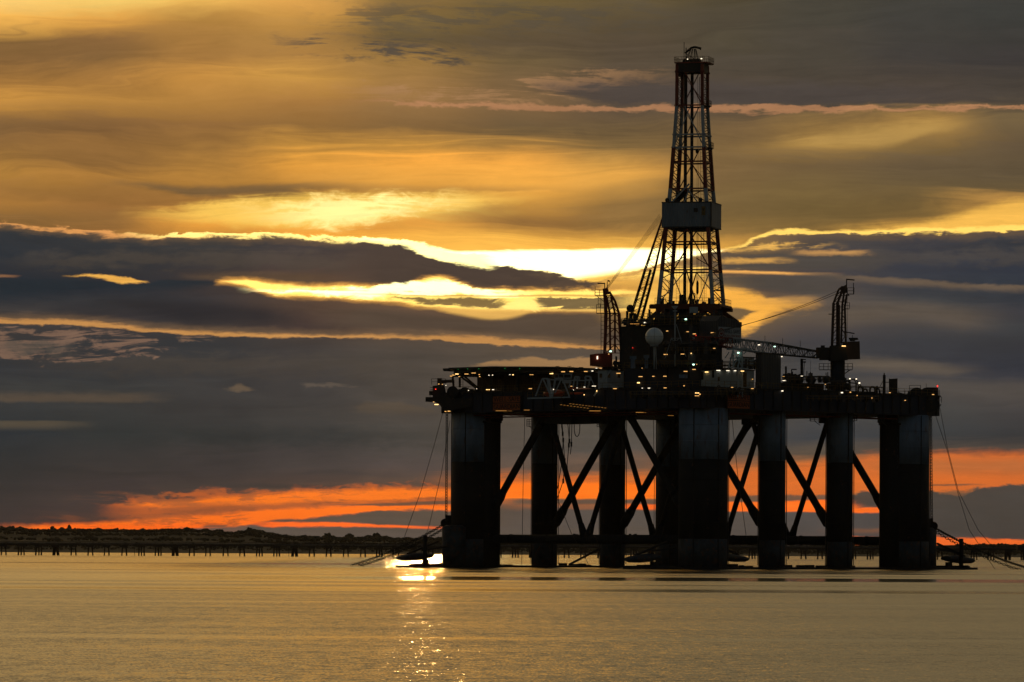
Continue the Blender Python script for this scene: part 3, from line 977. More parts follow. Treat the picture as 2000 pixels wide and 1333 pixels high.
rnd = random.Random(7)
UC = (-32.6, -10.87, 10.87, 32.6)
VC = 32.8
ZB, ZT = 33.0, 37.4          # underside and top of the main deck
ZP = 22.6                    # black paint line
hull = thing('drilling_platform', 'huge dark semi-submersible drilling rig hull on eight round columns, standing in the water', 'oil rig', (0, 0, 0))

for v_ in (-VC, VC):
    mb = MB()
    poly = []
    for u_, w_ in ((-54, 2.5), (-51, 5.2), (-46, 6.3), (46, 6.3), (51, 5.2), (54, 2.5)):
        poly.append((u_, v_ - w_))
    for u_, w_ in ((54, 2.5), (51, 5.2), (46, 6.3), (-46, 6.3), (-51, 5.2), (-54, 2.5)):
        poly.append((u_, v_ + w_))
    mb.prism(poly, -9, .42)
    for i in range(26):                                    # bollards, hatches and anodes standing proud of the awash deck
        u_ = rnd.uniform(-50, 50)
        w_ = rnd.uniform(-5, 5)
        hgt = rnd.uniform(.15, .55)
        mb.box((u_, v_ + w_, .42), (u_ + rnd.uniform(.5, 2.6), v_ + w_ + rnd.uniform(.5, 1.4), .42 + hgt))
    mb.build('pontoon', 'boot', hull)

for iv, v_ in enumerate((-VC, VC)):
    for iu, u_ in enumerate(UC):
        corner = iu in (0, 3)
        r_ = 5.1 if corner else 2.75
        mb = MB()
        n_ = 48 if corner else 32
        mb.cyl((u_, v_), r_, .3, 5.5 + rnd.random(), n_, mi=2)
        mb.cyl((u_, v_), r_ - .004, 5.5, ZP, n_, mi=1)
        mb.cyl((u_, v_), r_ - .002, ZP, ZB + .1, n_, mi=0)
        for zz in (9.5, 14, 18.3, 26.2, 29.6):             # ring welds
            mb.cyl((u_, v_), r_ + .045, zz, zz + .16, n_, mi=1 if zz < ZP else 0)
        for k in range(6 if corner else 3):                # vertical stiffening plates and weld seams
            a_ = 2 * math.pi * k / (6 if corner else 3) + .35
            c_ = (u_ + math.cos(a_) * r_, v_ + math.sin(a_) * r_)
            mb.box((c_[0] - .09, c_[1] - .09, .4), (c_[0] + .09, c_[1] + .09, ZB), mi=1)
        if iu == 0 and iv == 1 or iu == 3 and iv == 0:     # black sponson down the inner side of the outer corners
            c_ = (u_ + .2, v_ - 4.1) if iv else (u_ - 4.8, v_ + .2)
            mb.cyl(c_, 2.35, .3, 30.9, 28, mi=1)
            mb.cyl(c_, 2.6, 30.9, 31.4, 28, mi=1)
            mb.box((c_[0] - 2, c_[1] - 2, 31.4), (c_[0] + 2, c_[1] + 2, ZB), mi=1)
            o_ = (u_ - 5.6, v_ + .6) if iv else (u_ + 5.4, v_ - .8)
            mb.cyl(o_, 2.7, .3, 8.6, 28, mi=2)             # worn sleeve at the water line
            mb.cyl(o_, 2.45, 8.6, 9.0, 28, r2=1.8, mi=2)
        col_ = mb.build('column', ['hull', 'boot', 'worn'], hull)
        lad = MB()                                         # ladder with rungs down each column
        sx = 1 if iv else 1
        a_ = -2.46 + (.95 if iu > 1 else .3)
        for ang in ((-.72, 2.45) if not corner else (-.72,)):
            c_ = Vector((u_ + math.cos(ang) * (r_ + .25), v_ + math.sin(ang) * (r_ + .25), 0))
            ladder(lad, c_ + Vector((0, 0, .8)), c_ + Vector((0, 0, ZB)), (math.sin(ang), -math.cos(ang), 0), .5, .05, .9)
        lad.build('ladder', 'steel', col_)

# draught marks on the two outer corner columns and the near one
for (u_, v_, px_, ya, yb_) in ((UC[0], VC, 938, 846, 1062), (UC[3], -VC, 1750, 858, 925)):
    n_ = int((yb_ - ya) / 10)
    for k in range(n_):
        py_ = ya + (yb_ - ya) * k / n_
        p = rig(px_, py_, 0)
        cx, cy = (UC[0] + .2, VC - 4.1) if u_ < 0 else (UC[3] - 4.8, -VC + .2)
        dr = (Vector((CAM0.x - cx, CAM0.y - cy, 0))).normalized()
        side = Vector((-dr.y, dr.x, 0))
        off = (-1.9 if u_ < 0 else 1.5)
        q = Vector((cx, cy, 0)) + side * off * (-1 if u_ < 0 else 1) * (1 if u_ < 0 else -1)
        rr = 2.35
        q = Vector((cx, cy, 0)) + dr * (math.sqrt(max(0, rr * rr - off * off)) + .03) - side * off * (1 if u_ < 0 else -1)
        q.z = zat(py_, 0, px_)
        if k == 0 or True:
            t_ = text_mesh(str(9 - k % 10), .62, q, side if side.dot(Vector((CT, -ST, 0))) > 0 else -side, (0, 0, 1), 'grey', 'draught_mark', hull, .01)

# transverse frames: one between each pair of columns
for u_ in UC:
    mb = MB()
    mb.tube((u_, -VC, 6.1), (u_, VC, 6.1), .95, n=20)
    for y_ in (-22, -11, 0, 11, 22):
        mb.tube((u_, y_ - .12, 6.1), (u_, y_ + .12, 6.1), 1.06, n=20)
    hb = mb.build('horizontal_brace', 'boot', hull)
    for k in range(5):
        mb = MB()
        y_ = rnd.uniform(-28, 28)
        mb.tube((u_, y_, 6.9), (u_, y_, 7.25), .3, n=8)
        mb.build('fitting', 'boot', hb)
    for sg in (-1, 1):
        mb = MB()
        p_, q_ = Vector((u_, sg * (VC - 1), 6.6)), Vector((u_, sg * 11.2, ZB + .2))
        mb.tube(p_, q_, .78, n=18)
        rr_ = (5.1 if abs(u_) > 20 else 2.75)
        f0 = rr_ / (VC - 12.2)
        mb.tube(p_.lerp(q_, f0 - .02), p_.lerp(q_, f0 + .07), 1.02, n=18)
        mb.tube(p_.lerp(q_, f0 + .07), p_.lerp(q_, f0 + .11), 1.02, .8, n=18)
        mb.tube(p_.lerp(q_, .9), p_.lerp(q_, .96), .8, 1.0, n=18)
        mb.build('diagonal_brace', 'boot', hull)
        mb = MB()
        mb.tube((u_, sg * .5, 6.4), (u_, sg * 11.2, ZB + .2), .58, n=16)
        mb.tube((u_, sg * .5, 6.4), (u_, sg * 1.6, 9.3), .95, .62, n=16)
        mb.build('diagonal_brace', 'boot', hull)
        mb = MB()
        mb.box((u_ - 1.4, sg * 11.2 - 1.8, ZB - 1.3), (u_ + 1.4, sg * 11.2 + 1.8, ZB + .1))
        mb.build('brace_gusset', 'boot', hull)
# brace painted yellow at its head, as seen beside the third column
mb = MB()
a_, b_ = Vector((UC[0], -(VC - 1), 6.6)), Vector((UC[0], -11.2, ZB + .2))
mb.tube(a_.lerp(b_, .9), a_.lerp(b_, .975), .80, n=18)
mb.build('brace_band', 'yellow', hull)

# main deck box with framed edges
mb = MB()
mb.box((-38.2, -37.6, ZB), (38.2, 37.6, ZT))
dk = mb.build('main_deck', 'navy', hull)
mb = MB()
for i in range(26):
    v_ = -37 + i * 2.96
    mb.box((-38.45, v_ - .12, ZB + .2), (-38.2, v_ + .12, ZT - .2))
    mb.box((v_ - .12, -37.85, ZB + .2), (v_ + .12, -37.6, ZT - .2))
mb.box((-38.55, -37.5, ZT - .25), (-38.2, 37.5, ZT + .02))
mb.box((-38.5, -37.95, ZT - .25), (38.2, -37.6, ZT + .02))
mb.build('deck_stiffener', 'dark', dk)
for pts in ([(-38.4, 37, ZT), (-38.4, -37, ZT)], [(-37.4, -37.7, ZT), (37.8, -37.7, ZT)], [(38.1, -37.6, ZT), (38.1, 37, ZT)]):
    mb = MB()
    rail(mb, pts, 1.2, .045, 1.9)
    mb.build('deck_railing', 'yellow', hull)

# walkways and pipes hung under the deck (they catch the sodium lamps)
mb = MB()
for z_, u_ in ((ZB - .55, -36.4), (ZB - 1.0, -34.5), (ZB - .8, -30)):
    mb.tube((u_, -30, z_), (u_, 30, z_), .12, n=5)
for v_ in (-34.5, -31):
    mb.tube((-30, v_, ZB - .8), (31, v_, ZB - .8), .13, n=5)
for i in range(28):
    v_ = -29 + i * 2.1
    mb.tube((-36.4, v_, ZB - .55), (-36.4, v_, ZB + .05), .05, n=4)
    mb.tube((-36.4, v_, ZB - .55), (-34.5, v_, ZB - 1.0), .05, n=4)
for i in range(26):
    u_ = -29 + i * 2.3
    mb.tube((u_, -34.5, ZB - .8), (u_, -34.5, ZB + .05), .05, n=4)
mb.build('underdeck_pipe', 'red', hull)


def access_cage(px, py, pw, ph, d, side=1):
    mb = MB()
    a, b_ = rig(px, py + ph, d), rig(px + pw, py + ph, d)
    w_ = (b_ - a)
    out = Vector((w_.y, -w_.x, 0)).normalized() * 1.2
    h_ = rig(px, py, d).z - a.z
    for k in range(4):
        z = Vector((0, 0, h_ * k / 3))
        mb.path([a + z, b_ + z, b_ + out + z, a + out + z, a + z], .06, 4)
    for p in (a, b_, b_ + out, a + out, a.lerp(b_, .5)):
        mb.tube(p, p + Vector((0, 0, h_)), .06, n=4)
    mb.bar(a.lerp(b_, .5), a.lerp(b_, .5) + w_.normalized() * side * 1.2 + Vector((0, 0, -.9)), .12)
    mb.add([a, b_, b_ + out, a + out], [(0, 1, 2, 3)])
    mb.build('access_cage', 'steel', hull)


access_cage(964, 806, 11, 12, -6)
access_cage(1029, 820, 9, 13, -12, 1)
access_cage(1166, 822, 8, 12, -22, 1)
access_cage(1290, 820, 10, 12, -26)
access_cage(1582, 813, 18, 10, -22)
access_cage(1716, 811, 10, 12, -8)
access_cage(1665, 812, 8, 10, -14, -1)

# service box hanging under the deck with its hoses
mb = MB()
a, b_ = on_u(1089, 829, -30), on_u(1141, 804, -30)
mb.box((-34, a.y, a.z), (-27, b_.y, ZB + .1))
mb.box((-33, on_u(1131, 829, -30).y, a.z), (-28, on_u(1172, 820, -30).y, ZB - .6))
mb.build('underdeck_housing', 'dark', hull)

# anchor-winch house and fairlead guard on each outer corner
for (u_, v_, name, pts) in ((-33, VC, 'left', 0), (33, -VC, 'right', 1)):
    wn_ = thing('anchor_winch', 'bulky anchor winch platform overhanging the far left corner column, tapering below' if not pts else
                'anchor winch platform with round drums above the far right corner column', 'winch',
                rig(888, 770, -2) if not pts else rig(1800, 780, 4), 'anchor winches')
    dd = -2 if not pts else 4
    def P(x, y, e=0):
        return rig(x, y, dd + e)
    def slab(mb, pl, e0, e1):
        mb.hull2([P(x, y, e0) for x, y in pl], [P(x, y, e1) for x, y in pl])
    mb = MB()
    if not pts:
        slab(mb, [(845, 754), (868, 752), (872, 772), (880, 778), (935, 778), (935, 790), (880, 803), (866, 802), (858, 790), (845, 784)], -6, 6)
        slab(mb, [(831, 776), (845, 776), (845, 786), (831, 785)], -3, 1)
        slab(mb, [(838, 764), (845, 764), (845, 772), (838, 772)], -2, 1)
    else:
        slab(mb, [(1772, 776), (1800, 780), (1834, 783), (1836, 790), (1829, 802), (1815, 806), (1770, 806)], -6, 5)
        slab(mb, [(1808, 757), (1832, 757), (1833, 784), (1808, 784)], -3, 4)
        slab(mb, [(1754, 766), (1768, 770), (1768, 790), (1754, 790)], -3, 2)
    mb.build('platform', 'dark', wn_)
    for (x, y, r) in (((884, 766, 10), (908, 766, 8.5), (921, 768, 7)) if not pts else ((1790, 772, 13), (1808, 768, 9), (1779, 775, 8))):
        mb = MB()
        p0, p1 = P(x, y, -4), P(x, y, 3)
        mb.tube(p0, p1, r * .11, n=20)
        for k in (0, .5, 1):
            c = p0.lerp(p1, k)
            mb.tube(c - (p1 - p0).normalized() * .1, c + (p1 - p0).normalized() * .12, r * .125, n=20)
        mb.build('drum', 'dark', wn_)
    mb = MB()
    if not pts:
        rail(mb, [P(843, 752), P(870, 752)], 1.3, .05, 1.2)
        rail(mb, [P(840, 776), P(846, 776)], 1.2, .05, .6)
        for k in range(5):
            mb.bar(P(840 + k * .4, 757 + k * 5), P(846, 757 + k * 5), .12)
    else:
        rail(mb, [P(1776, 764), P(1798, 764)], 1.2, .06, 1.4)
        rail(mb, [P(1828, 787), P(1839, 787)], 1.2, .06, .8)
        mb.bar(P(1829, 803), P(1838, 790), .2)
        mb.bar(P(1826, 803), P(1836, 797), .15)
        mb.tube(P(1775, 764), P(1771, 790), .2)
        mb.tube(P(1792, 764), P(1803, 776), .2)
    mb.build('railing', 'steel', wn_)
    if not pts:
        mb = MB()
        slab(mb, [(854, 739), (863, 739), (863, 753), (854, 753)], -1.4, 1.4)
        slab(mb, [(862, 743), (887, 742), (888, 748), (876, 748), (863, 750)], -.6, .6)
        mb.tube(P(886, 743), P(886, 756), .18)
        for k in range(9):
            mb.tube(P(864 + k * 2.6, 743), P(864 + k * 2.6, 741), .04, n=4)
        mb.build('davit_arm', 'brown', wn_)
    for (x0, x1) in (((896, 903), (928, 937)) if not pts else ()):
        mb = MB()
        mb.ball(P((x0 + x1) / 2, 768), .9)
        mb.tube(P((x0 + x1) / 2, 768), P((x0 + x1) / 2, 780), .3)
        mb.build('vent_head', 'dark', wn_)

# anchors racked at the pontoon ends
ANC = [(-1, 1, 'leftmost anchor of the rig, racked beside a tall post left of the far left column', 843),
       (-1, -1, 'anchor racked low between the third column and the wide middle column group', 0),
       (1, 1, 'anchor racked low to the right of the wide middle column group', 0),
       (1, -1, 'rightmost anchor of the rig, racked beside a post right of the far right column', 1837)]
for su, sv, lab, post in ANC:
    v_ = VC * sv
    an = thing('racked_anchor', lab, 'anchor', (su * 52, v_, .4), 'anchors racked at the pontoon ends')
    mb = MB()
    prof = [(46.5, 1.9, 2.9), (49, 1.45, 3.2), (52, 1.25, 2.9), (54.6, 1.3, 2.6), (55.7, 1.6, 2.3)]
    rings = []
    for (uu, zl, zh) in prof:
        wv_ = 1.5 if uu < 55 else .8
        zc, hh = (zl + zh) / 2, (zh - zl) / 2
        rings.append([Vector((su * uu, v_ + math.cos(t * math.pi / 5) * wv_, zc + math.sin(t * math.pi / 5) * hh)) for t in range(10)])
    for ra, rb_ in zip(rings, rings[1:]):
        mb.hull2(ra, rb_)
    mb.build('fluke', 'worn', an)
    mb = MB()
    mb.bar((su * 53, v_, 2.8), (su * 43.5, v_, 5.6), .4)
    mb.bar((su * 50, v_ - 1.5, 3.6), (su * 42, v_ - 1, 4.4), .35)
    mb.build('shank', 'boot', an)
    mb = MB()
    mb.bar((su * 47.5, v_, .3), (su * 47.5, v_, 1.6), 1.1)
    mb.box((su * 45, v_ - 2, .42), (su * 50.5, v_ + 2, .85))
    if post:
        mb.cyl((su * 49.5, v_ - 1.8), .48, .3, 6.7, 12)
    else:
        mb.bar((su * 44, v_ + 1, .4), (su * 49, v_ + 1, 2.2), .3)
    mb.build('rack', 'boot', an)

# fairlead sheaves on the outer corner columns
FL = {}
for key, (px_, py_, d_, lab) in {'L': (869, 1022, 13, 'round chain fairlead on the left edge of the far left column, above the worn sleeve'),
                                 'R': (1823, 1028, 13, 'round chain fairlead on the right edge of the far right column')}.items():
    c = rig(px_, py_, d_)
    FL[key] = c
    t_ = thing('fairlead', lab, 'fairlead', c, 'chain fairleads')
    ax = Vector((ST, CT, 0))                               # pointing away from the viewer's side
    mb = MB()
    mb.tube(c - ax * .35, c + ax * .35, .78, n=20)
    mb.tube(c - ax * .5, c - ax * .35, .95, n=20)
    mb.tube(c + ax * .35, c + ax * .5, .95, n=20)
    mb.build('sheave', 'boot', t_)
    sg = 1 if key == 'L' else -1
    e = Vector((CT, -ST, 0)) * sg
    mb = MB()
    mb.hull2([c + e * .2 - ax * .7 + Vector((0, 0, -1.5)), c + e * 2.6 - ax * .7 + Vector((0, 0, -1.5)), c + e * 2.6 - ax * .7 + Vector((0, 0, 1.7)), c + e * .1 - ax * .7 + Vector((0, 0, 1.7))],
             [c + e * .2 + ax * .7 + Vector((0, 0, -1.5)), c + e * 2.6 + ax * .7 + Vector((0, 0, -1.5)), c + e * 2.6 + ax * .7 + Vector((0, 0, 1.7)), c + e * .1 + ax * .7 + Vector((0, 0, 1.7))])
    mb.build('housing', 'boot', t_)


def chain(pts, lab, pitch=.62, r=.3, th=.075, group='anchor chains'):
    o = chain_mb(pts, pitch, r, th).build('anchor_chain', 'chain')
    return single(o, lab, 'chain', group)


def wire(pts, lab, r=.06, group='mooring wires'):
    mb = MB()
    mb.path(pts, r, 5)
    o = mb.build('mooring_wire', 'rope')
    return single(o, lab, 'wire rope', group)


def sag(a, b, k, n=14):
    a, b = Vector(a), Vector(b)
    return [a.lerp(b, i / n) + Vector((0, 0, -k * 4 * (i / n) * (1 - i / n))) for i in range(n + 1)]


chain([rig(873, 800, 12), rig(871.5, 1016, 12)], 'chain hanging straight down the left edge of the far left column to its fairlead')
chain([rig(1818, 804, 13), rig(1820, 1020, 13)], 'chain hanging straight down the right edge of the far right column to its fairlead')
chain(sag(FL['L'] + Vector((-.3, .3, -.4)), rig(686, 1104.5, 36), .8), 'upper of the two slack chains running left from the left fairlead into the water', .62, .27, .075)
chain(sag(FL['L'] + Vector((-.1, .2, -1.2)), rig(702, 1105.5, 34), .8), 'lower of the two slack chains running left from the left fairlead into the water', .62, .27, .075)
chain(sag(FL['R'] + Vector((.3, -.2, -.4)), rig(2012, 1111, 60), .8), 'upper of the two slack chains running right from the right fairlead into the water', .62, .27, .075)
chain(sag(FL['R'] + Vector((.1, -.2, -1.0)), rig(1994, 1113.6, 20), .8), 'lower of the two slack chains running right from the right fairlead into the water', .62, .27, .075)
wire([rig(866, 802, 8), rig(848, 870, 6), rig(822, 960, 2), rig(787, 1057, 0), rig(760, 1107, 0)], 'thin wire slanting down left from the left winch platform, the farther from the column')
wire([rig(879, 822, 8), rig(862, 925, 6), rig(840, 1020, 3), rig(822, 1082, 0)], 'thin wire slanting down between the left hanging chain and the outer slanting wire')
wire([rig(1824, 802, 2), rig(1850, 880, 0), rig(1870, 960, -4), rig(1893, 1035, -6), rig(1943, 1112, -8)], 'thin wire slanting down right from the right winch platform, starting at its upper outer corner')
wire([rig(1836, 798, 2), rig(1850, 873, 0), rig(1872, 960, -4), rig(1910, 1035, -6), rig(1975, 1112, -8)], 'second thin wire slanting down right from the right winch platform, ending farther out')
wire([rig(1025, 806, -8), rig(1022, 930, -8), rig(1019, 1107, -8)], 'thin wire hanging down just left of the second column to the water')
wire([rig(1087, 970, -20), rig(1115, 1040, -24), rig(1150, 1104, -28)], 'thin wire slanting down right from the second column to the water')
wire([rig(1430, 820, -40), rig(1441, 930, -42), rig(1458, 1052, -44)], 'thin wire slanting down right of the wide middle column group')
wire([rig(1276, 815, -30), rig(1278, 950, -30), rig(1277, 1060, -30)], 'thin wire hanging beside the left edge of the wide middle column group')

# hoses under the service box
hz_ = [((1098, 829), (1100, 860), (1097, 905), (1089, 955)), ((1109, 829), (1112, 862), (1109, 892)), ((1113, 829), (1111, 870), (1107, 915), (1106, 940)),
       ((1117, 829), (1116, 868), (1114, 888)), ((1096, 829), (1099, 848), (1103, 900), (1100, 940), (1088, 975))]
for i, pl in enumerate(hz_):
    mb = MB()
    pp = [on_u(x, y, -30) for x, y in pl]
    mb.path(pp, .09, 5)
    for q in pp[1:-1]:
        mb.tube(q - Vector((0, 0, .5)), q + Vector((0, 0, .5)), .2, n=6)
    mb.build('hose', 'black', hull)
mb = MB()
lp = [on_u(1127 + 5.5 * math.sin(t), 838 - (9 if abs(t) > 1.6 else 0) + 15 * math.cos(t), -30) for t in [(-1.6 + 3.2 * k / 10) for k in range(11)]]
lp = [on_u(1121.5, 829, -30)] + [on_u(1127 + 5.5 * math.sin(t), 838 + 15 * math.cos(t), -30) for t in [(-1.5 + 3.0 * k / 10) for k in range(11)]] + [on_u(1132.5, 829, -30)]
mb.path(lp, .09, 5)
mb.build('hose', 'black', hull)
mb = MB()
mb.bar(rig(1112, 1103, -26), rig(1172, 1072, -34), .35)
mb.build('drain_pipe', 'boot', hull)
# ------------------------------------------------------------------ derrick, in its own frame (x along the front, y away from the viewer)
PHI = math.radians(-14)
DX = 348.5 * .11 - .1
def dz(py):
    return HC + .11 * (1076 - py + 1.75)


DB = dz(620)
der = thing('drilling_derrick', 'tall tapering lattice derrick with red and white legs and a boxed-in windwall halfway up', 'derrick', (0, 0, 0), frame='world')
der.location = (DX, Y0, 0)
der.rotation_euler = (0, 0, PHI)
PROF = [(dz(128), 2.75), (dz(210), 2.80), (dz(290), 3.30), (dz(371), 3.85), (dz(397), 4.1), (dz(450), 4.62), (dz(530), 5.3), (dz(600), 5.95), (dz(640), 6.35)]


def hw(z):
    for (z1, w1), (z0, w0) in zip(PROF, PROF[1:]):
        if z >= z0:
            return w0 + (w1 - w0) * (z - z0) / (z1 - z0)
    return PROF[-1][1]


def cor(i, z):
    w_ = hw(z)
    sx, sy = ((-1, -1), (1, -1), (1, 1), (-1, 1))[i]
    return Vector((sx * w_, sy * w_, z))


LEV = [dz(y) for y in (640, 600, 530, 475, 450, 397, 371, 318, 290, 265, 208, 142, 128)]
bands_ = [(dz(640), dz(600), 'red'), (dz(600), dz(531), 'white'), (dz(531), dz(397), 'red'), (dz(397), dz(371), 'white'), (dz(371), dz(290), 'red'),
          (dz(290), dz(208), 'white'), (dz(208), dz(128), 'red')]
for i in range(4):
    mb = MB()
    zs = sorted(set(LEV + [b_[0] for b_ in bands_]))
    for z0, z1 in zip(zs, zs[1:]):
        m_ = [b_[2] for b_ in bands_ if b_[0] - .01 <= z0 < b_[1] - .01]
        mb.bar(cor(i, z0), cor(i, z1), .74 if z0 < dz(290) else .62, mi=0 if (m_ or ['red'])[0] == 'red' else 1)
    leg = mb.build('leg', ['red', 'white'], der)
# girts
for z in LEV[1:-1]:
    if abs(z - dz(450)) < .1 or abs(z - dz(397)) < .1:
        continue
    mb = MB()
    w_ = hw(z)
    e = .5 if z > dz(300) else .35
    for i in range(4):
        a, b_ = cor(i, z), cor((i + 1) % 4, z)
        d = (b_ - a).normalized()
        mb.bar(a - d * e, b_ + d * e, .32)
    mb.build('girt', 'red' if (z < dz(300) or z > dz(215)) and z > dz(560) else 'white', der)
# big bracing on front and back faces, close lattice on the two sides
main_lv = [dz(y) for y in (600, 530, 450, 397, 371, 290, 208, 142)]
for fi, (i, j), part_ in ((0, (0, 1), 0), (0, (0, 1), 1), (1, (2, 3), 0), (1, (2, 3), 1)):
    mb = MB()
    for k, (z0, z1) in enumerate(zip(main_lv, main_lv[1:])):
        if (k > 2) != (part_ == 1):
            continue
        if z0 < dz(449) and z0 > dz(451):
            continue
        if z0 > dz(451) and z1 < dz(396):
            continue
        m0, m1 = (cor(i, z0) + cor(j, z0)) / 2, (cor(i, z1) + cor(j, z1)) / 2
        wht = 0 if not (z0 >= dz(291) and z1 <= dz(207) or z0 < dz(599)) else 1
        if k == 0:                                        # V and inverted V above the drill floor
            mb.bar(m1, cor(i, z0 + .5), .2, mi=1)
            mb.bar(m1, m0 + (cor(j, z0) - m0) * .42, .2, mi=0)
            mb.bar(cor(j, z1), m0 + (cor(j, z0) - m0) * .42, .22, mi=1)
        elif k in (1,):
            mb.bar(m1 + Vector((0, 0, 0)), cor(i, (z0 + z1) / 2 - 1.0), .2)
            mb.bar(m1, cor(j, z0), .22)
            mb.bar(cor(i, z0), m0 + (m1 - m0) * .35, .18)
        elif fi == 0:
            mb.bar(cor(i, z1).lerp(cor(j, z1), .3), cor(j, z0), .2, mi=wht)
            if k == 5:
                mb.bar(cor(i, z0), cor(j, z1).lerp(cor(i, z1), .45), .18, mi=1)
        else:
            mb.bar(cor(i, z1).lerp(cor(j, z1), .35), cor(j, z0), .18, mi=wht)
            mb.bar(cor(j, z1), cor(i, z0), .14, mi=wht)
    mb.build('face_bracing', ['red', 'white'], der)
for i, j in ((1, 2), (3, 0)):
    mb = MB()
    zs, z = [], dz(625)
    while z < dz(142):
        zs.append(z)
        z += hw(z) * .36
    for k, (z0, z1) in enumerate(zip(zs, zs[1:])):
        a0, b0, a1, b1 = cor(i, z0), cor(j, z0), cor(i, z1), cor(j, z1)
        mb.bar(a0, b0, .1)
        if k % 2:
            mb.bar(a0, b1, .13)
        else:
            mb.bar(b0, a1, .13)
        m0, m1 = a0.lerp(b0, .5), a1.lerp(b1, .5)
        mb.bar(a0.lerp(a1, .5), m1, .09)
        mb.bar(b0.lerp(b1, .5), m0, .09)
        if k % 3 == 0:
            mb.bar(a0.lerp(b0, .25), a1.lerp(b1, .25), .09)
    mb.build('side_lattice', 'dark', der)
# guide rails and stand-pipe
for x_, r_ in ((-1.35, .36), (.05, .34)):
    mb = MB()
    mb.tube((x_, -.4, dz(612)), (x_, -.4, dz(140)), r_, n=8)
    mb.build('guide_rail', 'dark', der)
mb = MB()
ladder(mb, (-1.9 + 4.1, 2.2, dz(600)), (1.5, 1.8, dz(150)), (1, 0, 0), .6, .04, .8)
for k in range(2):
    ladder(mb, (-3.6 + k * 5.9, 3, dz(598)), (-3.6 + k * 5.9, 3, dz(455)), (1, 0, 0), .7, .03, .55)
mb.build('ladder', 'dark', der)
for x_, y0_, y1_ in ((1.15, 590, 150), (1.5, 552, 150), (1.3, 600, 455), (-.8, 600, 455), (2.1, 600, 455)):
    mb = MB()
    mb.tube((x_, 0, dz(y0_)), (x_, 0, dz(y1_)), .035, n=4)
    mb.build('drill_line', 'rope', der)
mb = MB()
mb.tube((1.35, 0, dz(572)), (1.35, 0, dz(553)), .28, n=8)
mb.tube((1.35, 0, dz(553)), (1.35, 0, dz(548)), .28, .05, n=8)
mb.tube((1.35, 0, dz(576)), (1.35, 0, dz(572)), .1, .28, n=8)
mb.build('travelling_block', 'black', der)
mb = MB()
mb.tube((1.3, -1, dz(301)), (1.3, -1, dz(295)), .2, .32, n=8)
mb.ball((1.3, -1, dz(296)), .34)
mb.build('hook', 'black', der)
# windwall box round the racking board
mb = MB()
w0, dpt = 5.42, 5.2
zt, zb = dz(398.5), dz(446.5)
mb.box((-w0, -dpt, zb), (w0, dpt, zt))
ww = mb.build('windwall', 'greyb', der)
mb = MB()
mb.box((-w0 - .06, -dpt - .06, zt - .12), (w0 + .06, dpt + .06, zt + .12))
mb.box((-w0 - .04, -dpt - .04, zb - .1), (w0 + .04, dpt + .04, zb + .12))
mb.box((w0 - .25, -dpt - .08, zb), (w0 + .08, -dpt + .25, zt))
mb.build('edge_trim', 'grey', ww)
mb = MB()
mb.box((-3.2, -3.6, zb - .55), (3.9, 3.8, zb - .1))
for k in range(7):
    mb.bar((-4.2 + k * 1.35, -4.6, zb - .12), (-4.2 + k * 1.35, 4.6, zb - .35), .16)
mb.build('racking_floor', 'dark', ww)
mb = MB()
mb.box((1.55, -dpt - .05, dz(418)), (2.45, -dpt, dz(410)))
mb.build('hatch', 'black', ww)
mb = MB()
mb.box((3.28, -dpt - .06, dz(424)), (4.1, -dpt, dz(407)))
mb.build('sign_plate', 'yellow', ww)
mb = MB()
mb.add([(3.5, -dpt - .075, dz(413)), (3.68, -dpt - .075, dz(417)), (3.98, -dpt - .075, dz(408.5)), (3.72, -dpt - .075, dz(412.5)), (3.62, -dpt - .075, dz(410))], [(0, 1, 2, 3, 4)])
mb.build('sign_mark', 'black', ww)
for x_ in (-4.3, 2.95):                                    # floodlights above the windwall
    mb = MB()
    mb.ball((x_, -5.0, zt + .5), .48, .4, .5)
    mb.tube((x_, -5.0, zt), (x_, -5.0, zt + .4), .12)
    mb.build('floodlight', 'black', der)
mb = MB()                                                  # derrick man's winch and frame above the box
mb.bar((-3.6, -4, zt), (.3, -4, dz(362)), .3, mi=1)
mb.bar((-.8, -4, zt), (.5, -4, dz(366)), .22, mi=1)
mb.bar((2.2, -4, zt), (-.1, -4, dz(372)), .22, mi=1)
for k in range(9):
    mb.box((-3.3 + k * .25, -3.6, zt + k * .28), (-2.2 + k * .28, -2.6, zt + .8 + k * .3), mi=0)
mb.build('racking_arm', ['dark', 'white'], der)
# crown
mb = MB()
mb.box((-2.95, -2.95, dz(143)), (2.95, 2.95, dz(126)))
mb.box((-3.2, -2.6, dz(149)), (-2.9, 2.6, dz(138)))
crown = mb.build('crown_block', 'dark', der)
mb = MB()
mb.box((-3.3, -3.1, dz(126)), (3.9, 3.1, dz(124)))
mb.box((2.9, -1.5, dz(125.5)), (4.1, 2.9, dz(123.6)))
mb.build('crown_platform', 'red', der)
mb = MB()
rail(mb, [(-3.3, -3.1, dz(124)), (4.1, -3.1, dz(124)), (4.1, 3, dz(124)), (-3.3, 3, dz(124)), (-3.3, -3.1, dz(124))], 1.15, .045, .75)
mb.build('railing', 'yellow', der)
for k in range(4):
    mb = MB()
    mb.tube((-1.4 + k * .9, -1, dz(121)), (-1.4 + k * .9, .9, dz(121)), .6, n=12)
    mb.build('crown_sheave', 'dark', der)
mb = MB()
top = (.3, 0, dz(93.5))
for x_ in (-1.6, -.5, .6, 1.4):
    mb.bar((x_, -.8, dz(124)), (x_ * .35 + .2, -.3, dz(96)), .13)
    mb.bar((x_, .8, dz(124)), (x_ * .35 + .2, .3, dz(96)), .11)
mb.path([(-1.6, 0, dz(104)), (-.7, 0, dz(97)), (-.2, 0, dz(93.5)), (.6, 0, dz(92.5)), (1.9, 0, dz(95.5))], .24, 6)
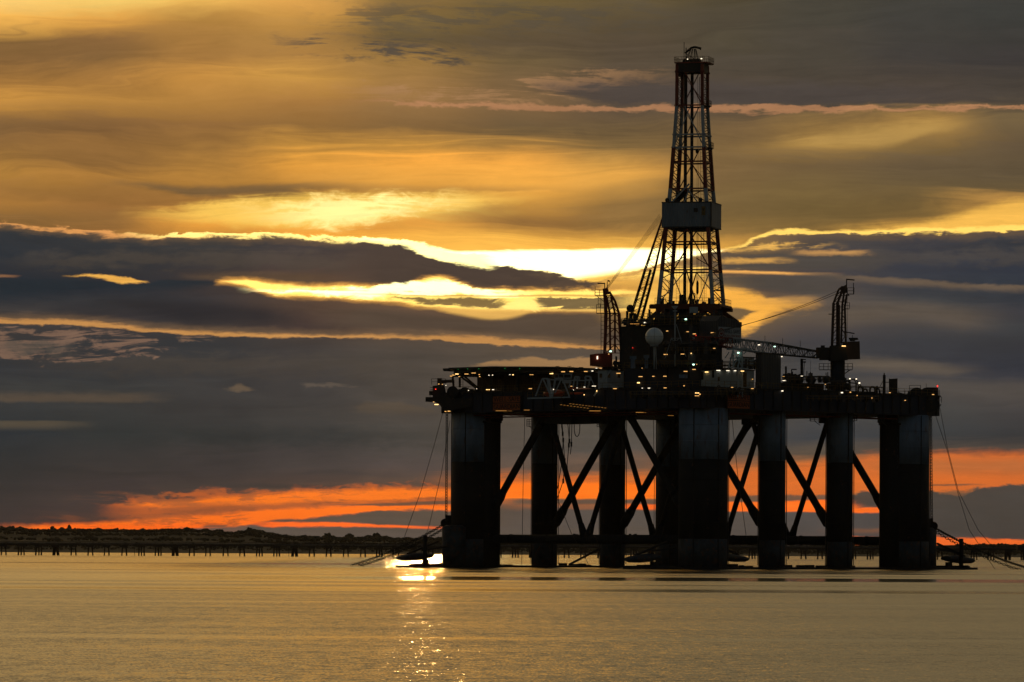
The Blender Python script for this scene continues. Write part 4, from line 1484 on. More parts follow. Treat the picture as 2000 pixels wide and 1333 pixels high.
mb.bar((1.7, 0, dz(95)), (1.8, 0, dz(98.5)), .22)
mb.bar((-1.6, 0, dz(104)), (.9, 0, dz(118)), .12)
mb.build('crown_gin_pole', 'dark', der)
for x_, y1_, r_ in ((-1.95, 82, .07), (-1.5, 93, .11), (2.15, 109, .05)):
    mb = MB()
    mb.tube((x_, .5, dz(124)), (x_, .5, dz(y1_)), r_, n=6)
    mb.build('antenna', 'dark', der)
# small balconies on the right-hand legs
for z, x_ in ((dz(208), hw(dz(208))), (dz(290), hw(dz(290))), (dz(568), hw(dz(568)))):
    mb = MB()
    mb.box((x_ - .3, -1.6, z - .1), (x_ + 1.1, 1.6, z + .08))
    rail(mb, [(x_, -1.6, z), (x_ + 1.1, -1.6, z), (x_ + 1.1, 1.6, z), (x_, 1.6, z)], 1.15, .05, .7)
    mb.build('balcony', 'dark', der)
# crown and drill-floor lamps are fitted later, with the others
# drill floor substructure below the legs
sub = thing('drill_floor_substructure', 'heavy dark red drill floor frame carrying the derrick legs', 'substructure', (0, 0, 0), frame='world')
sub.location = (DX, Y0, 0)
sub.rotation_euler = (0, 0, PHI)
mb = MB()
mb.box((-7.6, -6.6, dz(601.5)), (7.6, 6.6, dz(597)))
for sy in (-6.2, 6.2):
    mb.bar((-8.6, sy, dz(632)), (-4.2, sy, dz(599)), .85)
    mb.bar((8.8, sy, dz(630)), (3.6, sy, dz(597)), 1.3)
    mb.bar((3.2, sy, dz(599)), (-.6, sy, dz(622)), .6)
    mb.bar((5.2, sy, dz(604)), (1.2, sy, dz(626)), .6)
    mb.bar((.4, sy, dz(602)), (4.6, sy, dz(626)), .6)
    mb.bar((-3.8, sy, dz(600)), (-6.0, sy, dz(628)), .6)
    mb.bar((-7.8, sy, dz(602)), (7.8, sy, dz(604)), .8)
    mb.bar((-6.5, sy, dz(630)), (-1.8, sy, dz(604)), .4)
mb.build('frame', 'oxide', sub)
mb = MB()
mb.box((-9.8, -8.5, dz(636)), (9.4, 8.5, dz(627)))
mb.build('floor', 'dark', sub)
mb = MB()
rail(mb, [(-6.5, -6.7, dz(597)), (7.4, -6.7, dz(597)), (7.4, 6.4, dz(597))], 1.3, .05, 1.1)
rail(mb, [(-9.8, -8.5, dz(627)), (9.4, -8.5, dz(627))], 1.2, .05, 1.3)
mb.build('railing', 'yellow', sub)
mb = MB()
mb.box((-6.6, -6, dz(598)), (6.4, 3, dz(596)))
mb.box((-1.9, -4, dz(627)), (.2, -1, dz(598)))
mb.box((1.1, -6.9, dz(616)), (2.9, -6.5, dz(603)), mi=1)
mb.box((-5.4, -3, dz(627)), (-3.2, 0, dz(606)))
mb.cyl((-2.6, 2), .5, dz(627), dz(575), 10)
mb.cyl((-.6, 2), .3, dz(600), dz(573), 8)
mb.path([(-.6, 2, dz(573)), (.4, 2, dz(573)), (.4, 2, dz(600))], .1, 6)
for k in range(9):
    x_ = -5.5 + k * 1.3
    mb.box((x_, -5.8, dz(597)), (x_ + rnd.uniform(.3, .9), -5, dz(597) + rnd.uniform(.3, 1.3)))
mb.build('drill_floor_machinery', ['dark', 'white'], sub)
# ------------------------------------------------------------------ what stands on the deck
def plate(mb, d0, d1, poly, mi=0):
    """a solid whose face is a survey outline, d0..d1 metres beyond the rig's middle"""
    return mb.hull2([rig(x, y, d0) for x, y in poly], [rig(x, y, d1) for x, y in poly], mi)


def rect(mb, d0, d1, x0, y0, x1, y1, mi=0):
    return plate(mb, d0, d1, [(x0, y0), (x1, y0), (x1, y1), (x0, y1)], mi)


def block_dims(x0, xc, x1, yt, yb, d):
    c = rig(xc, yb, d)
    k = (Y0 + d) / Y0
    return c.x, c.y, (x1 - xc) / 6.31 * k, (xc - x0) / 6.54 * k, c.z, rig(xc, yt, d).z


def block(name, label, cat, x0, xc, x1, yt, yb, d, m, roof='dark', rails=True, group=None, wins_l=(), wins_r=(), wm='glass', ribs=0):
    u, v, U, V, zb, zt = block_dims(x0, xc, x1, yt, yb, d)
    t = thing(name, label, cat, (u + U / 2, v + V / 2, zb), group)
    mb = MB()
    mb.box((u, v, zb), (u + U, v + V, zt - .15))
    wall = mb.build('wall', m, t)
    mb = MB()
    mb.box((u - .2, v - .2, zt - .15), (u + U + .2, v + V + .2, zt))
    mb.build('roof', roof, t)
    for (px, py, pw, ph) in wins_l:                        # on the face that looks towards the far left corner
        a, b_ = on_u(px, py + ph, u), on_u(px + pw, py, u)
        mb = MB()
        mb.box((u - .05, a.y, a.z), (u - .01, b_.y, b_.z))
        mb.build('window', wm, wall)
    for (px, py, pw, ph) in wins_r:
        a, b_ = on_v(px, py + ph, v), on_v(px + pw, py, v)
        mb = MB()
        mb.box((a.x, v - .05, a.z), (b_.x, v - .01, b_.z))
        mb.build('window', wm, wall)
    if rails:
        mb = MB()
        rail(mb, [(u, v + V, zt), (u, v, zt), (u + U, v, zt)], 1.15, .045, 1.5)
        mb.build('railing', 'yellow', t)
    if ribs:
        mb = MB()
        n = max(2, int(V / ribs))
        for i in range(n + 1):
            vv = v + V * i / n
            mb.box((u - .14, vv - .1, zb), (u - .003, vv + .1, zt - .2))
        n = max(2, int(U / ribs))
        for i in range(n + 1):
            uu = u + U * i / n
            mb.box((uu - .1, v - .14, zb), (uu + .1, v - .003, zt - .2))
        mb.build('wall_rib', 'dark', wall)
    return t


# quarters below the helideck
q = block('accommodation_block', 'dark brown clad quarters block directly under the helideck', 'building', 932, 1150, 1190, 728.5, 762, -8, 'brown', rails=False, ribs=4,
          wins_l=[(975 + 34 * k, 743, 5, 5) for k in range(5)])
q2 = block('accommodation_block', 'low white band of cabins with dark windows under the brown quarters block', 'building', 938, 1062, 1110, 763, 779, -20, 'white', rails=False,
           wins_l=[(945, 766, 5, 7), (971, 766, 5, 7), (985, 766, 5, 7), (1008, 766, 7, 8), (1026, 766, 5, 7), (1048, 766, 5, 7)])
block('stair_house', 'small white deckhouse with a dark window between the lifeboats and the dark machinery block', 'building', 1168, 1186, 1228, 722, 775, -20, 'white',
      wins_l=[(1171, 730, 5, 8)], wins_r=[(1186.5, 729, 5, 9), (1206, 730, 5, 8)])
mb = MB()

# helideck
hd = thing('helideck', 'thin flat helideck cantilevered over the left end of the rig, lit from beneath', 'helideck', rig(1024, 724, 4), None)
c = rig(1024, 725.5, 4)
R_h = 17.6
oct_ = [(c.x + R_h * math.cos(math.radians(22.5 + 45 * k) - TH), c.y + R_h * math.sin(math.radians(22.5 + 45 * k) - TH)) for k in range(8)]
mb = MB()
zt = rig(1024, 721.5, 4).z
mb.prism(oct_, zt - .35, zt)
inn = [(c.x + (x - c.x) * .93, c.y + (y - c.y) * .93) for x, y in oct_]
inn2 = [(c.x + (x - c.x) * .84, c.y + (y - c.y) * .84) for x, y in oct_]
mb.hull2([Vector((x, y, zt - 1.0)) for x, y in inn], [Vector((x, y, zt - .35)) for x, y in inn])
mb.build('deck_plate', 'grey', hd)
mb = MB()
net = [(c.x + (x - c.x) * 1.075, c.y + (y - c.y) * 1.075) for x, y in oct_]
for k in range(8):
    a, b_ = Vector((*oct_[k], zt - .3)), Vector((*oct_[(k + 1) % 8], zt - .3))
    a2, b2 = Vector((*net[k], zt - .22)), Vector((*net[(k + 1) % 8], zt - .22))
    mb.tube(a2, b2, .06, n=4)
    for i in range(9):
        mb.tube(a.lerp(b_, i / 8), a2.lerp(b2, i / 8), .05, n=4)
    mb.tube(a.lerp(a2, .5), b_.lerp(b2, .5), .03, n=4)
mb.build('safety_net', 'steel', hd)
mb = MB()
for k in range(9):
    y_ = -15 + k * 3.75
    e1 = Vector((CT, -ST, 0))
    e2 = Vector((ST, CT, 0))
    L_ = math.sqrt(max(1, (R_h * .92) ** 2 - y_ ** 2)) * .95
    o_ = Vector((c.x, c.y, zt - 1.25))
    mb.bar(o_ + e2 * y_ - e1 * L_, o_ + e2 * y_ + e1 * L_, .28)
    mb.bar(o_ + e1 * y_ - e2 * L_, o_ + e1 * y_ + e2 * L_, .28)
mb.build('girder', 'dark', hd)
mb = MB()
mb = None
for (a, b_) in (((896, 733, -6), (932, 760, -4)), ((903, 732, 2), (938, 762, 0)), ((884, 735, 0), (886, 756, 0)), ((1030, 733, -12), (1060, 757, -12)),
                ((898, 735, 6), (898, 757, 6)), ((1010, 733, -12), (1010, 757, -12)), ((960, 733, -9), (960, 757, -9))):
    mb = MB()
    mb.bar(rig(*a), rig(*b_), .34)
    mb.build('support_strut', 'dark', hd)
mb = MB()
mb.bar(rig(880, 735.5, 0), rig(932, 735.5, -6), .3)
mb.bar(rig(880, 735.5, 0), rig(905, 735.5, 10), .3)
mb.build('support_strut', 'dark', hd)
mb = MB()
ladder(mb, rig(902, 756, 1), rig(902, 733, 1), (CT, -ST, 0), .5, .05, .45)
mb.build('ladder', 'steel', hd)
mb = MB()
for px_ in (926, 1009, 1103, 1117, 1135):
    p = rig(px_, 721.5, -4)
    mb.box(p, p + Vector((.7, .7, .45)))
for px_ in (1089, 1112):
    p = rig(px_, 721.5, -6)
    mb.tube(p, p + Vector((0, 0, .6)), .05, n=4)
    mb.bar(p + Vector((-.3, .3, .6)), p + Vector((.3, -.3, .6)), .1)
mb.build('deck_fitting', 'black', hd)

# lifeboats and their davits
for i, (x0, x1, yt, yb, lab) in enumerate(((1062, 1102, 760, 776, 'orange enclosed lifeboat behind the white A-frame davits, farther left'),
                                            (1104, 1166, 757, 777, 'orange enclosed lifeboat, the larger one right of the white A-frame davits'))):
    cc = rig((x0 + x1) / 2, (yt + yb) / 2, -28)
    L_ = (x1 - x0) * .107 / 2 / ST
    H_ = (yb - yt) * .107 / 2
    lb = thing('lifeboat', lab, 'lifeboat', (cc.x, cc.y, cc.z - H_), 'orange lifeboats')
    mb = MB()
    rings = []
    for k in range(11):
        t = -1 + 2 * k / 10
        w_ = 1.5 * (1 - abs(t) ** 3.2) + .08
        rings.append([Vector((cc.x + w_ * math.cos(a), cc.y + t * L_, cc.z - H_ * .1 + (H_ * .9 * (1 - abs(t) ** 4) if math.sin(a) < 0 else H_ * .25) * math.sin(a) + abs(t) ** 4 * .2))
                      for a in [2 * math.pi * j / 14 for j in range(14)]])
    for a, b_ in zip(rings, rings[1:]):
        n0 = len(mb.v)
        mb.v += a + b_
        for j in range(14):
            mb.f.append([n0 + j, n0 + (j + 1) % 14, n0 + 14 + (j + 1) % 14, n0 + 14 + j])
            mb.sm.append(True)
            mb.mi.append(0)
    mb.f += [list(range(14)), [len(mb.v) - 14 + j for j in range(14)]]
    mb.sm += [False, False]
    mb.mi += [0, 0]
    mb.build('boat_hull', 'orange', lb)
    mb = MB()
    mb.ball((cc.x, cc.y, cc.z + H_ * .05), 1.25, L_ * .86, H_ * .85, 16, 8)
    mb.box((cc.x - .6, cc.y + L_ * .25, cc.z + H_ * .5), (cc.x + .6, cc.y + L_ * .6, cc.z + H_ * 1.05))
    mb.build('canopy', 'orange', lb)
    mb = MB()
    for k in range(4):
        y_ = cc.y - L_ * .5 + k * L_ * .3
        mb.box((cc.x - 1.18, y_, cc.z + H_ * .25), (cc.x - 1.02, y_ + .5, cc.z + H_ * .5))
    mb.build('window', 'glass', lb)
dv = thing('lifeboat_davit', 'pair of tall white A-frame davits on a pale railed platform over the lifeboats', 'davit', rig(1072, 779, -31), 'lifeboat davits')
mb = MB()
def bars(mb, d, w_, *segs):
    for x0, y0, x1, y1 in segs:
        mb.bar(rig(x0, y0, d), rig(x1, y1, d), w_)
bars(mb, -31, .3, (1046, 774, 1059, 740), (1059, 740, 1071, 740))
bars(mb, -31, .52, (1070.5, 740, 1076.5, 776))
bars(mb, -33, .3, (1061, 741, 1073, 768))
bars(mb, -31, .3, (1078, 776, 1085, 740), (1085, 740, 1098, 739), (1098, 739, 1113, 777))
bars(mb, -33, .24, (1084, 768, 1096, 741))
mb.build('frame', 'white', dv)
mb = MB()
plate(mb, -33, -27, [(1030, 777), (1113, 775), (1113, 777.5), (1030, 780)])
mb.build('platform', 'white', dv)
mb = MB()
rail(mb, [rig(1030, 777, -33), rig(1113, 775.5, -33)], 1.15, .045, 1.0)
mb.build('railing', 'yellow', dv)
dv = thing('lifeboat_davit', 'white boat davit arms with sheave boxes standing over the larger orange lifeboat', 'davit', rig(1140, 758, -30), 'lifeboat davits')
mb = MB()
bars(mb, -30, .22, (1111, 758, 1115, 744), (1119, 757, 1122, 740), (1127, 760, 1128, 742), (1142, 757, 1144, 742), (1149, 757, 1152, 742), (1155, 741, 1165, 763), (1075, 742, 1145, 744))
mb.build('frame', 'white', dv)
mb = MB()
for (x0, y0, x1, y1) in ((1123, 736, 1131, 737), (1123, 736, 1123, 742), (1131, 736, 1131, 742), (1143, 735.5, 1153, 736), (1143, 736, 1144, 743), (1153, 736, 1154, 743), (1122, 742, 1131, 742), (1144, 743, 1154, 743)):
    mb.bar(rig(x0, y0, -30), rig(x1, y1, -30), .3)
rect(mb, -30.3, -29.7, 1126, 738, 1129, 741)
mb.build('sheave_box', 'white', dv)
# white window frames of the deckhouse front behind the davits
bh = block('deckhouse', 'dark deckhouse front with white framed windows just under the helideck edge', 'building', 1078, 1140, 1168, 727, 760, -14, 'dark', rails=False)
mb = MB()
for (x0, y0, x1, y1) in ((1083, 731, 1117, 731), (1083, 731, 1083, 739), (1091, 731, 1091, 739), (1101, 731, 1101, 739), (1116, 731, 1116, 739), (1083, 739, 1117, 739)):
    mb.bar(on_u(x0, y0, ORG[bh.name].x - 2.5), on_u(x1, y1, ORG[bh.name].x - 2.5), .22)
mb.build('window_frame', 'white', bh)
mb = MB()
plate(mb, -29.5, -29, [(1098, 744), (1116, 744), (1116, 749), (1098, 749)])
mb.build('panel', 'white', bh)
gy = thing('gangway', 'white gangway propped by a long inclined strut beside the deckhouse', 'gangway', rig(1190, 745, -32))
mb = MB()
bars(mb, -33, .34, (1160, 774, 1193, 723))
bars(mb, -32, .62, (1174, 746, 1206, 759))
bars(mb, -32, .3, (1203, 751, 1209, 761), (1172, 745, 1176, 747))
mb.build('frame', 'white', gy)
mb = MB()
rect(mb, -34, -31, 1176, 777.5, 1228, 781)
mb.build('platform', 'navy', gy)

# central machinery block and drill house
block('machinery_block', 'long dark navy machinery block in the middle of the deck with a railed roof', 'building', 1222, 1345, 1428, 716, 771, -44, 'navy', ribs=5)
block('engine_house', 'tall black block rising under the drill floor behind the white radome', 'building', 1214, 1330, 1412, 634, 720, -24, 'dark', ribs=6)
block('drill_store', 'dark upper block with a pale grey face beside the small red warning lamp', 'building', 1346, 1352, 1400, 634, 672, -31, 'grey', rails=False)
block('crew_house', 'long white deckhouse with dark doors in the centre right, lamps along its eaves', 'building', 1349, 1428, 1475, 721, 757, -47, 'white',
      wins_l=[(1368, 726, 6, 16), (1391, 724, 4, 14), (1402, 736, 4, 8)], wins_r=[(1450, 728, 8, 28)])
block('upper_deckhouse', 'small pale deckhouse stacked on the white deckhouse beside the grey corrugated tower', 'building', 1440, 1452, 1474, 697, 720, -40, 'white', rails=False)
block('shale_shaker_house', 'tall dark corrugated tower right of the white deckhouse, under the right crane boom', 'building', 1476, 1487, 1527, 689, 776, -38, 'grey', rails=False)
block('mud_module', 'low black module right of the corrugated tower crowded with pipes', 'building', 1520, 1534, 1614, 747, 782, -30, 'dark')
block('pump_house', 'low dark pump house under the pedestal of the right crane', 'building', 1600, 1612, 1718, 762, 786, -22, 'dark')
block('port_module', 'black module between the lifeboats and the machinery block, below deckhouse level', 'building', 1120, 1214, 1240, 757, 782, -30, 'dark', rails=False)
# sign house with chamfered roof
u, v, U, V, zb, zt_ = block_dims(1394, 1401, 1450, 638, 663, -34)
sh = thing('drawworks_house', 'chamfered dark roofed house with a white signboard right of the derrick foot', 'building', (u + U / 2, v + V / 2, zb))
ptop = [(1394, 640), (1404, 620), (1440, 628), (1450, 640), (1450, 668), (1394, 668)]
mb = MB()
V = max(V, 5)
poly_z = [(0, zb - .6), (U, zb - .6), (U, zt_ + .3), (U - 1.6, zt_ + 1.5), (1, zt_ + 2.3), (0, zt_ + 1.2)]
mb.hull2([Vector((u + a, v, z)) for a, z in poly_z], [Vector((u + a, v + V, z)) for a, z in poly_z])
mb.build('wall', 'grey', sh)
mb = MB()
mb.box((u + .3, v - .1, zb), (u + U - .1, v - .02, zt_ - .05))
sgn = mb.build('signboard', 'white', sh)
zc = (zb + zt_) / 2
text_mesh('WELL-SAFE', 1.15, (u + U * .60, v - .13, zc + .38), (1, 0, 0), (0, 0, 1), 'navy', 'lettering', sgn, .02, U * .66)
text_mesh('SOLUTIONS', .62, (u + U * .60, v - .13, zc - .52), (1, 0, 0), (0, 0, 1), 'red', 'lettering', sgn, .02, U * .66)
mb = MB()
cx_, cz_ = u + U * .145, zc + .05
for k in range(20):
    a0, a1 = 2 * math.pi * k / 20, 2 * math.pi * (k + 1) / 20
    for r0, r1 in ((.72, .95), (.30, .45)):
        mb.add([(cx_ + math.cos(a) * r, v - .14, cz_ + math.sin(a) * r) for a, r in ((a0, r0), (a1, r0), (a1, r1), (a0, r1))], [(0, 1, 2, 3)])
mb.add([(cx_ - .5, v - .14, cz_ - .2), (cx_, v - .14, cz_ - .55), (cx_ + .5, v - .14, cz_ - .2), (cx_, v - .14, cz_ + .1)], [(0, 1, 2, 3)])
mb.build('emblem', 'red', sgn)

# rig name boards hung on the deck edge
def name_board(face, x0, y0, x1, y1, lab):
    on = on_u if face == 'u' else on_v
    k = -38.75 if face == 'u' else -38.1
    a, b_ = on(x0, y1, k), on(x1, y0, k)
    t = thing('name_board', lab, 'sign', a, 'rig name boards')
    if face == 'u':
        xd, n_ = Vector((0, -1, 0)), Vector((-1, 0, 0))
    else:
        xd, n_ = Vector((1, 0, 0)), Vector((0, -1, 0))
    W = (b_ - a).dot(xd)
    H = b_.z - a.z
    def q_(s_, h_, o_):
        return a + xd * (W * s_) + Vector((0, 0, H * h_)) + n_ * o_
    mb = MB()
    mb.hull2([q_(0, 0, 0), q_(1, 0, 0), q_(1, 1, 0), q_(0, 1, 0)], [q_(0, 0, .12), q_(1, 0, .12), q_(1, 1, .12), q_(0, 1, .12)])
    bd = mb.build('board', 'sign_orange', t)
    mb = MB()
    for h_ in (0, .52, 1):
        mb.bar(q_(0, h_, .16), q_(1, h_, .16), .16)
    for s_ in (0, 1):
        mb.bar(q_(s_, 0, .16), q_(s_, 1, .16), .16)
    mb.build('frame', 'dark', t)
    text_mesh('WELL-SAFE', H * .46, q_(.5, .76, .16), xd, (0, 0, 1), 'black', 'lettering', bd, .03, W * .92)
    text_mesh('GUARDIAN', H * .46, q_(.5, .26, .16), xd, (0, 0, 1), 'black', 'lettering', bd, .03, W * .92)


name_board('u', 963, 773, 1018, 803, 'orange board reading WELL-SAFE GUARDIAN near the far left column')
name_board('v', 1419, 770, 1464, 798, 'orange board reading WELL-SAFE GUARDIAN near the front corner of the deck')

# radome
rc = rig(1278, 658, -46)
rd = thing('radome', 'white ball shaped radome on a thin post in the middle of the rig', 'radome', (rc.x, rc.y, zat(698, -46)))
mb = MB()
mb.ball(rc, 1.86, nu=32, nv=20)
dm = mb.build('dome', 'dome', rd)
mb = MB()
fw = (Vector((CAM0.x, CAM0.y, 0)) - Vector((rc.x, rc.y, 0))).normalized()
sdv = Vector((-fw.y, fw.x, 0))
for pl in ((fw, sdv), (fw, Vector((0, 0, 1)))):
    for k in range(32):
        a0, a1 = 2 * math.pi * k / 32, 2 * math.pi * (k + 1) / 32
        mb.tube(rc + (pl[0] * math.cos(a0) + pl[1] * math.sin(a0)) * 1.865, rc + (pl[0] * math.cos(a1) + pl[1] * math.sin(a1)) * 1.865, .025, n=4, caps=False)
mb.build('panel_seam', 'steel', dm)
mb = MB()
mb.cyl((rc.x, rc.y), .85, rc.z - 2.0, rc.z - 1.6, 24)
mb.build('base_ring', 'white', rd)
mb = MB()
mb.cyl((rc.x, rc.y), .16, zat(722, -46), rc.z - 1.9, 8)
mb.tube((rc.x + .5, rc.y - .2, zat(722, -46)), (rc.x + .3, rc.y - .1, rc.z - 1.9), .1, n=6)
mb.build('post', 'white', rd)

# guyed white mast
mp_ = rig(1318, 716, -46)
mt = thing('signal_mast', 'slim white mast with two stays and a crossbar right of the radome', 'mast', mp_)
mb = MB()
mb.tube(mp_, rig(1318.5, 605, -46), .16, .11, n=8)
mb.hull2([rig(1316, 604, -46.3), rig(1320, 604, -46.3), rig(1320, 604, -45.7), rig(1316, 604, -45.7)], [rig(1311, 598, -46.3), rig(1325, 598, -46.3), rig(1325, 598, -45.7), rig(1311, 598, -45.7)])
rect(mb, -46.4, -45.6, 1314, 606.5, 1323, 609)
mb.build('pole', 'white', mt)
mb = MB()
for (a, b_) in (((1321, 634), (1340, 698)), ((1311, 662), (1299, 700)), ((1311, 661), (1331, 661)), ((1311, 662), (1318, 668)), ((1326, 662), (1318, 668))):
    mb.bar(rig(*a, -46), rig(*b_, -46), .1)
mb.build('stay', 'white', mt)

# white lattice boom rest
br = thing('boom_rest', 'white lattice boom rest tower standing on the white deckhouse', 'boom rest', rig(1437, 776, -49))
mb = MB()
for d_ in (-50.5, -47.5):
    bars(mb, d_, .22, (1432, 684, 1423, 718), (1432, 684, 1432, 718), (1449, 684, 1441, 718), (1449, 684, 1450, 718), (1432, 685, 1450, 718), (1449, 685, 1432, 716), (1425, 700, 1450, 700))
bars(mb, -50.5, .2, (1442, 718, 1442, 768), (1450, 718, 1450, 768), (1442, 755, 1434, 769), (1450, 755, 1444, 770), (1450, 757, 1456, 770), (1441, 768, 1441, 776), (1450, 768, 1450, 776),
     (1442, 722, 1450, 748), (1416, 700, 1424, 688), (1452, 692, 1464, 682))
for x, y in ((1432, 685), (1449, 685), (1423, 717), (1450, 717), (1441, 717), (1432, 717)):
    mb.bar(rig(x, y, -50.5), rig(x, y, -47.5), .18)
mb.build('tower', 'white', br)
mb = MB()
bars(mb, -50.5, .26, (1419, 683, 1466, 681.5))
bars(mb, -47.5, .26, (1419, 683, 1466, 681.5))
bars(mb, -50.5, .26, (1421, 718, 1462, 721))
mb.build('cradle', 'white', br)


# cranes
def crane(lab, d, flip, X_):
    t = thing('deck_crane', lab, 'crane', rig(X_(0), 772, d), 'pedestal deck cranes')
    return t


# right crane
d = -13
rcn = crane('black pedestal crane on the right with its lattice boom laid down towards the left', d, 1, lambda x: 1635)
p0 = rig(1635, 772, d)
mb = MB()
mb.tube(rig(1639, 800, d), rig(1636, 762, d), 2.3, 1.55, n=24)
mb.tube(rig(1636, 762, d), rig(1636, 700, d), 1.55, n=24)
mb.build('pedestal', 'navy', rcn)
mb = MB()
rect(mb, d - 2.6, d + 2.6, 1600, 679, 1622, 704)
plate(mb, d - 2.6, d + 2.6, [(1620, 676), (1650, 672), (1656, 704), (1618, 706)])
rect(mb, d - 2.4, d + 2.4, 1603, 675, 1611, 680)
hs = mb.build('machinery_house', 'dark', rcn)
mb = MB()
plate(mb, d - 2.5, d + 2.5, [(1645, 668), (1679, 667), (1680, 702), (1650, 703)])
mb.build('counterweight', 'brown', rcn)
mb = MB()
plate(mb, d - 1.4, d + 1.4, [(1657, 660), (1675, 660), (1677, 664), (1670, 665), (1670, 667), (1660, 667)])
mb.tube(rig(1665, 655, d), rig(1665, 661, d), .06, n=4)
mb.build('exhaust_hood', 'black', rcn)
mb = MB()
rect(mb, d - 3.4, d - 1.2, 1594, 679, 1600.5, 700)
cb = mb.build('cab', 'dark', rcn)
mb = MB()
rect(mb, d - 3.45, d - 1.1, 1593.6, 680.5, 1599, 690)
mb.build('window', 'glass', cb)
mb = MB()                                                  # A-frame gantry
for dd in (d - 1.3, d + 1.3):
    for pl, w_ in ((((1625, 677), (1628, 592), (1638, 566), (1646, 560)), .42), (((1636, 677), (1636, 592), (1645, 568)), .5), (((1643, 672), (1645, 596), (1649, 570), (1653, 562)), .3),
                   (((1652, 668), (1650, 600), (1654, 575)), .32)):
        for a, b_ in zip(pl, pl[1:]):
            mb.bar(rig(*a, dd), rig(*b_, dd), w_)
    ys = [670, 655, 640, 625, 612, 600, 590, 578, 568]
    for k, (ya, yb_) in enumerate(zip(ys, ys[1:])):
        o = max(0, (590 - yb_) * .35)
        mb.bar(rig(1626 + o, ya, dd), rig(1636 + o, yb_, dd), .16)
        mb.bar(rig(1643 + o, yb_ if k % 2 else ya, dd), rig(1651 + o, ya if k % 2 else yb_, dd), .16)
        mb.bar(rig(1626 + o, ya, dd), rig(1651 + o, ya, dd), .14)
rect(mb, d - 1.4, d + 1.4, 1633, 596, 1641, 676)
plate(mb, d - 1.5, d + 1.5, [(1641, 562), (1654, 556), (1656, 572), (1643, 575)])
mb.build('gantry', 'brown', rcn)
mb = MB()
for (x0, x1, y) in ((1655, 1668, 574), (1651, 1659, 603), (1647, 1665, 722), (1600, 1626, 722)):
    rect(mb, d - 1.6, d + 1.6, x0, y, x1, y + 1.6)
    rail(mb, [rig(x0, y, d - 1.6), rig(x1, y, d - 1.6), rig(x1, y, d + 1.6)], 1.25, .06, .8)
mb.bar(rig(1650, 730, d), rig(1660, 723, d), .2)
mb.bar(rig(1653.5, 545.5, d), rig(1653.5, 560, d), .16)
mb.bar(rig(1653, 546, d), rig(1669, 547.5, d), .26)
mb.tube(rig(1667, 553, d), rig(1667, 574, d), .08, n=4)
mb.bar(rig(1647, 648, d), rig(1669, 652, d), .22)
mb.bar(rig(1618, 614, d), rig(1627, 614, d), .16)
mb.tube(rig(1655, 575, d), rig(1655, 660, d), .03, n=4)
mb.build('service_platform', 'dark', rcn)
mb = MB()
foot, tip = rig(1602, 694, d), rig(1352, 661, -46)
kn = foot.lerp(tip, .42)
kn2 = foot.lerp(tip, .72)
truss(mb, foot, kn, 1.6, 2.0, 1.3, 2.3, 11, .13, .07)
bm = mb.build('boom', 'steel', rcn)
mb = MB()
truss(mb, kn, kn2, 2.0, 1.8, 2.3, 2.0, 9, .14, .08)
mb.build('boom_section', 'white', rcn)
mb = MB()
truss(mb, kn2, tip, 1.8, .8, 2.0, .7, 8, .14, .08)
mb.build('boom_section', 'red', rcn)
mb = MB()
for k in range(3):
    p = foot.lerp(tip, .16 + .14 * k) + Vector((0, 0, 1.2))
    mb.tube(p, p + Vector((0, 0, 1.3)), .05, n=4)
mb.build('lamp_post', 'dark', rcn)
mb = MB()
for o in (-.55, .55):
    a = rig(1644, 565 + (o > 0) * 5, d + o)
    b_ = foot.lerp(tip, .93) + Vector((0, 0, .8 + (o > 0) * .3))
    mb.path(sag(a, b_, .9, 8), .055, 5)
mb.tube(rig(1583, 705, d - 2), rig(1583, 745, d - 2), .03, n=4)
mb.build('luffing_rope', 'rope', rcn)

# left crane
d = 29
lcn = crane('red pedestal crane on the left with its lattice boom raised against the derrick', d, 1, lambda x: 1192)
mb = MB()
mb.tube(rig(1192, 775, d), rig(1192, 716, d), 2.0, 1.8, n=24)
mb.build('pedestal', 'navy', lcn)
mb = MB()
plate(mb, d - 3, d + 3, [(1152, 693), (1166, 691), (1196, 690), (1196, 716), (1178, 718), (1152, 715)])
mb.build('machinery_house', 'red', lcn)
mb = MB()
rect(mb, d - 3.3, d - 2.9, 1165.5, 696, 1168, 702)
mb.build('window', 'cool', lcn)
mb = MB()
for dd in (d - 1.5, d + 1.5):
    for pl, w_ in ((((1181, 692), (1184, 612), (1181, 577), (1180, 564)), .5), (((1192, 690), (1191, 612), (1184, 577)), .34), (((1214, 690), (1209, 612), (1201, 588), (1190, 570)), .5),
                   (((1201, 690), (1201, 612), (1193, 580)), .32)):
        for a, b_ in zip(pl, pl[1:]):
            mb.bar(rig(*a, dd), rig(*b_, dd), w_)
    ys = [690, 673, 657, 642, 626, 612, 600, 588, 577]
    for k, (ya, yb_) in enumerate(zip(ys, ys[1:])):
        sh_ = max(0, (612 - yb_) * .28)
        mb.bar(rig(1183, ya, dd), rig(1201 - sh_, yb_, dd), .2)
        mb.bar(rig(1213 - sh_ * 1.4, ya, dd), rig(1201 - sh_, yb_, dd), .2)
        mb.bar(rig(1183, ya, dd), rig(1212 - sh_ * 1.5, ya, dd), .17)
plate(mb, d - 1.6, d + 1.6, [(1178, 565), (1187, 562), (1191, 575), (1180, 577)])
mb.build('gantry', 'red', lcn)
mb = MB()
for (x0, x1, y) in ((1162, 1192, 577), (1165, 1211, 612)):
    rect(mb, d - 1.8, d + 1.8, x0, y, x1, y + 1.5)
rail(mb, [rig(1162, 577, d - 1.8), rig(1180, 577, d - 1.8)], 1.2, .06, .8)
